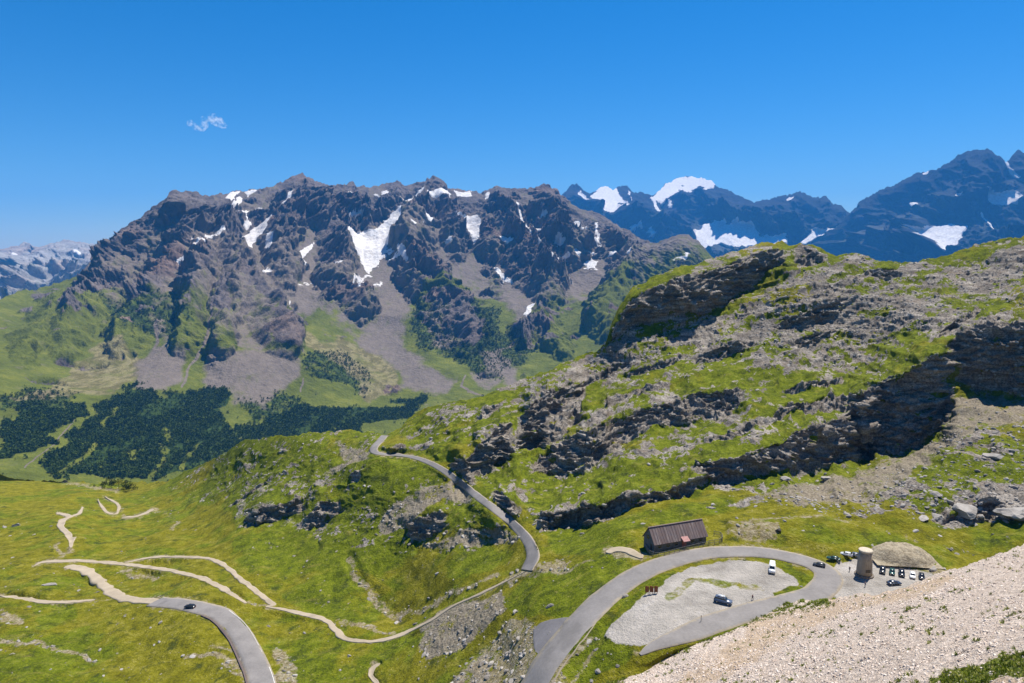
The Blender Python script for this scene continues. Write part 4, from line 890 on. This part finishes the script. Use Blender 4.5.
# ---- gravel mound
mq = spot(906, 563); bm = bmesh.new(); bmesh.ops.create_grid(bm, x_segments=46, y_segments=26, size=1)
for v in bm.verts:
    r = math.hypot(v.co.x, v.co.y); k = max(0, 1 - r ** 2.2); n = float(fbm(np.array([v.co.x * 3]), np.array([v.co.y * 3]), np.array([.3]), 4)[0])
    v.co = (v.co.x * 8.4, v.co.y * 6.2, 3.0 * min(1, k * 1.15) ** .75 * (1 + .12 * n) + .15 * n * (k > 0) - .25)
mt_ = Mat('mound_earth', .95, .1)
obm = obj('gravel_mound', bm, mt_.out(mt_.ramp(mt_.noise(.9, 5, .7), [(0, (.16, .13, .08)), (.5, (.33, .275, .19)), (1, (.46, .40, .29))]), mt_.noise(.5, 4, .7), .2), None, True)
obm.location = tuple(mq + [0, 2.5, 0]); obm.rotation_euler = (0, 0, math.radians(-8)); tag(obm, 'low tan gravel mound just right of the stone tower', 'mound')

# ---- vehicles
def wheel(parent, x, y, r=.33):
    bm = bmesh.new(); lathe(bm, [(r * .62, -.1), (r * .95, -.1), (r, -.06), (r, .06), (r * .95, .1), (r * .62, .1)], 18)
    for v in bm.verts: v.co = (v.co.x, v.co.z, v.co.y)
    w = obj('wheel', bm, M_tyre, parent, True); w.location = (x, y, r)
    bm = bmesh.new(); lathe(bm, [(.02, -.105), (r * .6, -.105), (r * .6, .105), (.02, .105)], 14)
    for v in bm.verts: v.co = (v.co.x, v.co.z, v.co.y)
    obj('rim', bm, M_rim, w)
def paint(name, col): return plain(name, col, .25, .6, .0, .08)
SHAPES = {
 'hatch': dict(L=4.1, W=1.74, low=[(2.05,.32),(2.05,.62),(1.9,.78),(.95,.93),(-1.85,.98),(-2.03,.85),(-2.05,.32)], cab=[(1.0,.92),(.35,1.43),(-1.25,1.47),(-1.95,.97)]),
 'suv': dict(L=4.6, W=1.86, low=[(2.3,.38),(2.3,.75),(2.15,.95),(1.05,1.06),(-2.15,1.1),(-2.3,.95),(-2.3,.38)], cab=[(1.05,1.05),(.5,1.66),(-1.9,1.7),(-2.22,1.08)]),
 'sedan': dict(L=4.6, W=1.8, low=[(2.3,.3),(2.3,.6),(2.1,.76),(.95,.9),(-1.5,.95),(-2.2,.92),(-2.3,.8),(-2.3,.3)], cab=[(1.0,.9),(.25,1.4),(-.95,1.42),(-1.7,.94)]),
 'van': dict(L=5.2, W=1.98, low=[(2.6,.4),(2.6,.95),(2.35,1.2),(1.7,1.32),(-2.55,1.34),(-2.6,1.2),(-2.6,.4)], cab=[(1.75,1.3),(1.1,2.25),(-2.4,2.5),(-2.58,1.3)]),
}
def car(name, label, cat, style, u, v, yaw, mat, group=None, extra=None, k=.76):
    S_ = SHAPES[style]; W2 = S_['W'] / 2; p = spot(u, v)
    t = thing(name, label, cat, (p[0], p[1], p[2] + .05), yaw, group); t.scale = (k, k, k)
    bm = bmesh.new(); prism(bm, S_['low'], -W2, W2)
    bmesh.ops.bevel(bm, geom=[e for e in bm.edges if abs(e.verts[0].co.y - e.verts[1].co.y) < 1e-5], offset=.1, segments=2, affect='EDGES')
    body = obj('body', bm, mat, t, True)
    c = S_['cab']; ins = .17
    bm = bmesh.new(); R = []
    for sg in (-1, 1): R.append([bm.verts.new((x, sg * (W2 - .06 - (ins if i in (1, 2) else 0)), z)) for i, (x, z) in enumerate(c)])
    bm.faces.new(R[0]); bm.faces.new(R[1][::-1])
    for i in range(3): bm.faces.new([R[0][i], R[1][i], R[1][i + 1], R[0][i + 1]])
    bmesh.ops.bevel(bm, geom=bm.edges[:], offset=.06, segments=2, affect='EDGES')
    obj('cabin', bm, mat, body, True)
    def pane(nm, pts, out):
        bm = bmesh.new(); a = [bm.verts.new(Vector(q) + Vector(out) * .02) for q in pts]; b = [bm.verts.new(Vector(q) - Vector(out) * .03) for q in pts]; n = len(a)
        bm.faces.new(a); bm.faces.new(b[::-1])
        for i in range(n): bm.faces.new([a[i], b[i], b[(i + 1) % n], a[(i + 1) % n]])
        obj(nm, bm, M_glass, t)
    lerp = lambda p, q, f: tuple(p[k] + (q[k] - p[k]) * f for k in range(len(p)))
    def quad(i, j, f0, f1):
        A_, B_ = c[i], c[j]; wa, wb = W2 - .06 - (ins if i in (1, 2) else 0), W2 - .06 - (ins if j in (1, 2) else 0)
        P_, Q_ = lerp((*A_, wa), (*B_, wb), f0), lerp((*A_, wa), (*B_, wb), f1)
        return [(P_[0], -P_[2] * .86, P_[1]), (P_[0], P_[2] * .86, P_[1]), (Q_[0], Q_[2] * .86, Q_[1]), (Q_[0], -Q_[2] * .86, Q_[1])]
    pane('windscreen', quad(0, 1, .12, .88), (.75, 0, .65)); pane('rear_window', quad(3, 2, .15, .82), (-.8, 0, .5))
    for sg in (-1, 1):
        w0, w1 = W2 - .075, W2 - .05 - ins
        xs = [lerp(c[0], c[1], .14), lerp(c[0], c[1], .82), lerp(c[3], c[2], .82 if style != 'van' else .7), lerp(c[3], c[2], .14)]
        if style == 'van': xs[2] = (.1, xs[1][1]); xs[3] = (.1, xs[0][1])
        pane('side_window', [(x, sg * (w0 + (w1 - w0) * (z - c[0][1]) / (c[1][1] - c[0][1])), z) for x, z in xs], (0, sg, .2))
    x1 = S_['L'] / 2
    for sg in (-1, 1):
        zl = S_['low'][1][1]
        bm = bmesh.new(); box(bm, x1 - .12, x1 + .012, sg * (W2 - .42) - .17, sg * (W2 - .42) + .17, zl - .12, zl + .02); obj('headlight', bm, M_lamp, t)
        bm = bmesh.new(); box(bm, -x1 - .012, -x1 + .1, sg * (W2 - .3) - .13, sg * (W2 - .3) + .13, zl - .08, zl + .1); obj('tail_light', bm, M_tail, t)
        wheel(t, x1 * .62, sg * (W2 - .1)); wheel(t, -x1 * .62, sg * (W2 - .1))
    if extra: extra(t)
    return t
R_ = math.radians
P_black, P_grey, P_green, P_silver, P_blue, P_navy = paint('black_paint', (.018, .018, .02)), paint('graphite_paint', (.05, .052, .06)), paint('green_paint', (.02, .07, .055)), paint('silver_paint', (.52, .54, .56)), paint('slate_blue_paint', (.08, .10, .14)), paint('navy_paint', (.03, .045, .08))
P_wht = paint('white_paint', (.75, .75, .74))
gU, gL = 'cars parked above the stone tower', 'cars parked in a row before the mound'
car('car', 'dark car driving on the grey asphalt road through the lower left meadow', 'car', 'hatch', 190, 608, R_(168), P_black, k=1.05)
car('car', 'dark grey car driving round the hairpin towards the car park', 'car', 'hatch', 819, 566.5, R_(150), P_grey)
car('car', 'dark green car parked left of the silver car at the meadow edge', 'car', 'sedan', 833.5, 561.5, R_(152), P_green, gU)
car('car', 'silver car parked between the dark green and slate cars', 'car', 'hatch', 846, 558.5, R_(150), P_silver, gU)
car('car', 'dark slate car parked behind the stone tower beside the silver car', 'car', 'hatch', 853.5, 557, R_(150), P_blue, gU)
for i, (u, v, lab, st, mt0) in enumerate([(882.5, 572, 'black car parked at the end of the row nearest the stone tower', 'suv', P_black), (892, 573.5, 'dark teal car parked in front of the middle of the mound', 'hatch', P_green),
    (901.5, 575, 'black car parked just left of the white car', 'suv', P_black), (912.5, 577, 'white car parked in the row of dark ones by the mound', 'hatch', P_wht), (921.5, 578, 'black car parked at the right end of the row beyond the white car', 'hatch', P_black)]):
    car('car', lab, 'car', st, u, v, R_(-121 + (i * 37) % 5), mt0, gL)
car('car', 'dark car parked crosswise at the foot of the scree slope', 'car', 'sedan', 894, 584.5, R_(8), P_navy)
def roofbox(t):
    bm = bmesh.new(); box(bm, -1.4, .5, -.55, .4, 1.74, 2.05); bmesh.ops.bevel(bm, geom=bm.edges[:], offset=.1, segments=2, affect='EDGES'); obj('roof_box', bm, P_silver, t, True)
    bm = bmesh.new(); box(bm, -1.3, -1.2, -.75, .75, 1.66, 1.75); box(bm, .2, .3, -.75, .75, 1.66, 1.75); obj('roof_rack', bm, M_black, t)
car('estate_car', 'blue grey car with a pale roof box standing alone on the gravel lot', 'car', 'suv', 723, 603, R_(-30), paint('blue_grey_paint', (.10, .13, .19)), None, roofbox, .92)
car('van', 'white van with a dark windscreen parked on the gravel inside the hairpin', 'van', 'van', 772, 571, R_(-112), P_wht, k=.84)

# ---- three rusty boards
pb = spot(651.5, 594.5); bd = thing('information_board', 'three rust brown panels set side by side on dark posts at the lot edge', 'board', tuple(pb), R_(-12))
for k in range(3):
    x0 = -1.6 + k * 1.1
    bm = bmesh.new(); box(bm, x0, x0 + .95, -.04 + .25 * k, .04 + .25 * k, .5, 2.1); obj('panel', bm, M_rust_board, bd)
    for dx in (.08, .8):
        bm = bmesh.new(); box(bm, x0 + dx - .05, x0 + dx + .05, .045 + .25 * k, .15 + .25 * k, -.2, 2.0); obj('post', bm, M_black, bd)
pp = spot(701, 622); t = thing('marker_post', 'thin wooden marker post in a green clump at the lot edge', 'post', tuple(pp))
bm = bmesh.new(); lathe(bm, [(.07, -.3), (.06, 1.7)], 10); obj('pole', bm, M_wood_old, t); bm = bmesh.new(); lathe(bm, [(.085, 1.35), (.085, 1.6)], 10); obj('band', bm, M_rust_board, t)

# ---- people
def skin(name, pts, edges_, mat, parent, sub=1):
    bm = bmesh.new(); ly = bm.verts.layers.skin.verify(); vs = [bm.verts.new(p[:3]) for p in pts]
    for v, p in zip(vs, pts): v[ly].radius = (p[3], p[3])
    vs[0][ly].use_root = True
    for a, b in edges_: bm.edges.new((vs[a], vs[b]))
    me = bpy.data.meshes.new(name); bm.to_mesh(me); bm.free(); o = bpy.data.objects.new(name, me); C.objects.link(o); o.parent = parent
    o.modifiers.new('skin', 'SKIN'); md = o.modifiers.new('round', 'SUBSURF'); md.levels = md.render_levels = sub
    me.materials.append(mat); return o
M_skin = plain('skin_tone', (.42, .26, .18), .7); M_hair = plain('dark_hair', (.03, .02, .015), .9)
def person(label, u, v, yaw, top, legs, stride=.1):
    p = spot(u, v); t = thing('person', label, 'person', (p[0], p[1], p[2] + .03), yaw); t.scale = (.82, .82, .82); s_ = stride
    B = [(0,0,.95,.13),(0,0,1.2,.13),(0,0,1.42,.12),(0,0,1.53,.06),(0,.01,1.62,.09),(0,.02,1.72,.085),
         (.1,0,.88,.085),(.11,s_,.48,.06),(.11,s_*1.6,.08,.045),(.11,s_*1.6+.13,.04,.04),(-.1,0,.88,.085),(-.11,-s_*.6,.48,.06),(-.11,-s_*2,.08,.045),(-.11,-s_*2+.13,.04,.04),
         (.19,0,1.4,.06),(.26,-.03,1.13,.045),(.27,.08,.9,.035),(.27,.1,.82,.04),(-.19,0,1.4,.06),(-.26,.03,1.13,.045),(-.27,.1,.9,.035),(-.27,.12,.82,.04),(0,.11,1.65,.022)]
    E_ = [(0,1),(1,2),(2,3),(3,4),(4,5),(0,6),(6,7),(7,8),(8,9),(0,10),(10,11),(11,12),(12,13),(2,14),(14,15),(15,16),(16,17),(2,18),(18,19),(19,20),(20,21),(4,22)]
    skin('body', B, E_, M_skin, t)
    g = lambda ids, d: [(B[i][0], B[i][1], B[i][2], B[i][3] + d) for i in ids]
    skin('shirt', g([0, 1, 2, 14, 15, 18, 19], .022), [(0, 1), (1, 2), (2, 3), (3, 4), (2, 5), (5, 6)], top, t)
    skin('trousers', g([0, 6, 7, 8, 10, 11, 12], .02), [(0, 1), (1, 2), (2, 3), (0, 4), (4, 5), (5, 6)], legs, t)
    skin('hair', [(0, -.02, 1.66, .092), (0, .0, 1.76, .088)], [(0, 1)], M_hair, t)
C_dark, C_red, C_blue, C_khaki = plain('dark_cloth', (.04, .04, .05), .9), plain('maroon_cloth', (.16, .04, .04), .9), plain('denim_cloth', (.07, .10, .18), .9), plain('grey_cloth', (.22, .22, .22), .9)
person('person in dark clothes standing left of the stone tower', 849.5, 571.5, R_(160), C_dark, C_dark)
person('person in grey top and blue trousers walking below the stone tower', 865, 587, R_(200), C_khaki, C_blue, .14)
person('person in dark red top walking alone on the gravel by the lone blue grey car', 752.5, 600, R_(120), C_red, C_dark, .14)

# ---- boulders that stand out
def boulder(u, v, size, seed, label, mat=M_stone, cat='boulder', sq=(1, 1, 1)):
    vv, ff = proto_rock(seed, 2); r = np.random.default_rng(seed)
    n = fbm(vv[:, 0] * 1.5 + seed, vv[:, 1] * 1.5, vv[:, 2] * 1.5, 4, .6); vv = vv * (1 + .16 * n)[:, None] * np.array(sq) * size
    p = spot(u, v); o = mesh_np('boulder', vv, ff, mat, False, dict(tone=.35 + .5 * np.clip(.5 + n, 0, 1)))
    o.location = (p[0], p[1], p[2] + size * sq[2] * .3); o.rotation_euler = (0, 0, r.uniform(0, 6)); tag(o, label, cat)
gB = None
boulder(4.5, 530, 2.0, 51, 'pale flat slab lying at the left edge of the meadow', sq=(1.5, .7, .4))
boulder(17.5, 528, 2.2, 52, 'grey boulder with a pale top in the upper left meadow', sq=(1.4, .8, .6))
boulder(50.5, 588, 1.9, 53, 'pale flat boulder between the forked tracks and the lower path', sq=(1.6, .8, .5))
boulder(34, 534, 1.0, 54, 'small pale stone right of the grey boulder in the meadow', sq=(1.3, .8, .6))
boulder(778, 537, 1.0, 55, 'dark block standing on the pale bare patch above the hairpin', plain('dark_rock', (.06, .055, .05), .95), sq=(1.2, 1, 1))
boulder(940, 515, 2.1, 56, 'rounded pale boulder left of the big outcrop on the right', sq=(1.3, 1, .8))
boulder(924, 518, 1.5, 57, 'small flat boulder at the left end of the boulder group', sq=(1.4, .8, .6))
boulder(968, 516, 4.0, 58, 'largest rugged grey outcrop at the meadow edge on the right', sq=(1.5, 1, .95))
boulder(1010, 516, 3.4, 59, 'long whitish outcrop at the right picture edge', sq=(1.8, .9, .75))
boulder(935, 497, 2.0, 60, 'grey boulder on the green slope above the rounded pale one', sq=(1.5, .9, .7))
boulder(995, 459, 2.6, 61, 'dark fronted boulder high on the right slope below the cliff', sq=(1.3, 1, .9))
boulder(826, 478, 1.8, 62, 'squat boulder fallen at the foot of the great cliff', sq=(1.3, 1, .8))
boulder(784, 481, 1.6, 63, 'small boulder in the shade left of the squat one under the cliff', sq=(1.3, 1, .7))

# ---- the dark copse where the meadow ends
mtr = Mat('copse_leaves', .9, .1); M_copse = mtr.out(mtr.ramp(mtr.attr('tone'), [(0, (.008, .016, .004)), (.6, (.020, .036, .007)), (1, (.05, .068, .013))])); M_bark = plain('bark', (.08, .06, .045), .9)
def tree(u, v, h, w, seed, label):
    p = spot(u, v); t = thing('alder_bush', label, 'bush', tuple(p), 0, 'bushes of the dark copse'); r = np.random.default_rng(seed)
    bm = bmesh.new(); lathe(bm, [(.22, -.4), (.15, h * .5), (.05, h * .85)], 8); obj('trunk', bm, M_bark, t, True)
    n = 900; cl = r.normal(size=(14, 3)) * [w * .33, w * .33, h * .17] + [0, 0, h * .55]; k = r.integers(0, 14, n)
    d = r.normal(size=(n, 3)); d /= np.linalg.norm(d, axis=1)[:, None]; c = cl[k] + d * (r.uniform(.5, 1.05, n) * h * .2)[:, None]; c[:, 2] = np.maximum(c[:, 2], .15)
    q = r.normal(size=(n, 3, 3)) * .24; V_ = (c[:, None] + q).reshape(-1, 3)
    mesh_np('crown', V_, np.arange(3 * n).reshape(n, 3), M_copse, False, dict(tone=np.repeat(r.uniform(0, 1, n), 3)), t)
for a in [(105, 487, 5.5, 7, 1, 'leftmost and lowest bush of the dark copse beyond the tracks'), (112, 488.5, 8, 8, 2, 'tall bush left of the middle of the dark copse'), (119, 489.5, 9, 9, 3, 'tallest bush in the middle of the dark copse'),
          (126, 490, 8, 8, 4, 'broad bush right of the tallest one in the dark copse'), (132, 490.5, 6, 7, 5, 'rightmost bush of the dark copse at the valley edge')]: tree(*a)

# ---- the little cloud
def wisp(bm, pts):
    P_ = [Vector(p[:3]) for p in pts]; n = 14; rings = []
    for i, p in enumerate(P_):
        d = (P_[min(i + 1, len(P_) - 1)] - P_[max(i - 1, 0)]).normalized(); a = d.cross(Vector((0, 1, 0))).normalized(); b = d.cross(a)
        rings.append([bm.verts.new(p + (a * math.cos(2 * math.pi * k / n) + b * math.sin(2 * math.pi * k / n)) * pts[i][3]) for k in range(n)])
    for A_, B_ in zip(rings[:-1], rings[1:]):
        for k in range(n): bm.faces.new([A_[k], A_[(k + 1) % n], B_[(k + 1) % n], B_[k]])
    bm.faces.new(rings[0][::-1]); bm.faces.new(rings[-1])
CD = 12000.0; cen = CAM + CD * ray(207.0, 122.0); px = CD / F
def cl(u, v, r): return ((u - 207) * px, 0, -(v - 122) * px, 1.35 * r * px)
bm = bmesh.new()
wisp(bm, [cl(208, 116, 1.2), cl(210, 117, 3.2), cl(214, 119, 4.4), cl(219, 122.5, 4.0), cl(223, 125, 2.8), cl(227, 127, 1.0)])
wisp(bm, [cl(187, 122, 1.0), cl(190, 123, 2.8), cl(193, 125.5, 2.6), cl(197, 128, 2.4), cl(201, 128.5, 2.8), cl(204, 125, 3.2), cl(204.5, 121, 3.4), cl(202, 117, 1.2)])
cm = bpy.data.materials.new('cloud_vapour'); cm.use_nodes = True; t_ = cm.node_tree; t_.nodes.remove(t_.nodes['Principled BSDF'])
vs_ = t_.nodes.new('ShaderNodeVolumeScatter'); vs_.inputs['Color'].default_value = (.98, .98, .98, 1); vs_.inputs['Anisotropy'].default_value = .55
tc = t_.nodes.new('ShaderNodeTexCoord'); nz = t_.nodes.new('ShaderNodeTexNoise'); nz.inputs['Scale'].default_value = 1 / 75; nz.inputs['Detail'].default_value = 5; nz.inputs['Roughness'].default_value = .65
mr = t_.nodes.new('ShaderNodeMapRange'); mr.inputs[1].default_value = .50; mr.inputs[2].default_value = .78; mr.inputs[4].default_value = .03
t_.links.new(tc.outputs['Object'], nz.inputs['Vector']); t_.links.new(nz.outputs['Fac'], mr.inputs[0]); t_.links.new(mr.outputs[0], vs_.inputs['Density']); t_.links.new(vs_.outputs[0], t_.nodes['Material Output'].inputs['Volume'])
cd = obj('cloud', bm, cm, None, True); cd.location = tuple(cen); tag(cd, 'small ragged white cloud alone in the blue sky at upper left', 'cloud')
# ================================================================== LIGHT, SKY, AIR
SUN_EL, SUN_AZ = 63.0, 40.0            # degrees above the horizon, degrees right of the view
sd = bpy.data.lights.new('sun', 'SUN'); so = bpy.data.objects.new('sun', sd); C.objects.link(so)
sd.energy = 4.2; sd.angle = math.radians(.55); sd.color = (1.0, .95, .87)
e, a = math.radians(SUN_EL), math.radians(SUN_AZ)
so.rotation_euler = Vector((math.sin(a) * math.cos(e), math.cos(a) * math.cos(e), math.sin(e))).to_track_quat('Z', 'Y').to_euler()
w = bpy.data.worlds.new('World'); SC.world = w; w.use_nodes = True; wt = w.node_tree
sky = wt.nodes.new('ShaderNodeTexSky'); sky.sky_type = 'NISHITA'; sky.sun_disc = False
sky.sun_elevation = e; sky.sun_rotation = a; sky.altitude = 2600; sky.air_density = 1.4; sky.dust_density = 0.6; sky.ozone_density = 10.0
bg = wt.nodes['Background']; bg.inputs[1].default_value = .06
hs = wt.nodes.new('ShaderNodeHueSaturation'); hs.inputs['Saturation'].default_value = 1.27
wt.links.new(sky.outputs[0], hs.inputs['Color']); wt.links.new(hs.outputs[0], bg.inputs[0])
HAZE = 1
if HAZE:
    bm = bmesh.new(); box(bm, -26000, 26000, -3000, 20600, -901, 1800)
    hm = bpy.data.materials.new('air'); hm.use_nodes = True; t = hm.node_tree; t.nodes.remove(t.nodes['Principled BSDF'])
    pv = t.nodes.new('ShaderNodeVolumePrincipled'); pv.inputs['Color'].default_value = (.07, .40, 1.0, 1); pv.inputs['Density'].default_value = 3.4e-5
    pv.inputs['Anisotropy'].default_value = .0
    t.links.new(pv.outputs[0], t.nodes['Material Output'].inputs['Volume'])
    hz = obj('haze', bm, hm); tag(hz, 'thin blue air between the viewpoint and the far peaks', 'haze', kind='stuff')
SC.view_settings.view_transform = 'Standard'; SC.view_settings.look = 'None'; SC.view_settings.exposure = .95; SC.view_settings.gamma = 1
SC.render.engine = 'CYCLES'; cy = SC.cycles
cy.max_bounces = 6; cy.diffuse_bounces = 2; cy.glossy_bounces = 1; cy.transparent_max_bounces = 6; cy.volume_bounces = 4
cy.use_adaptive_sampling = False; cy.use_denoising = True
SC.render.film_transparent = False
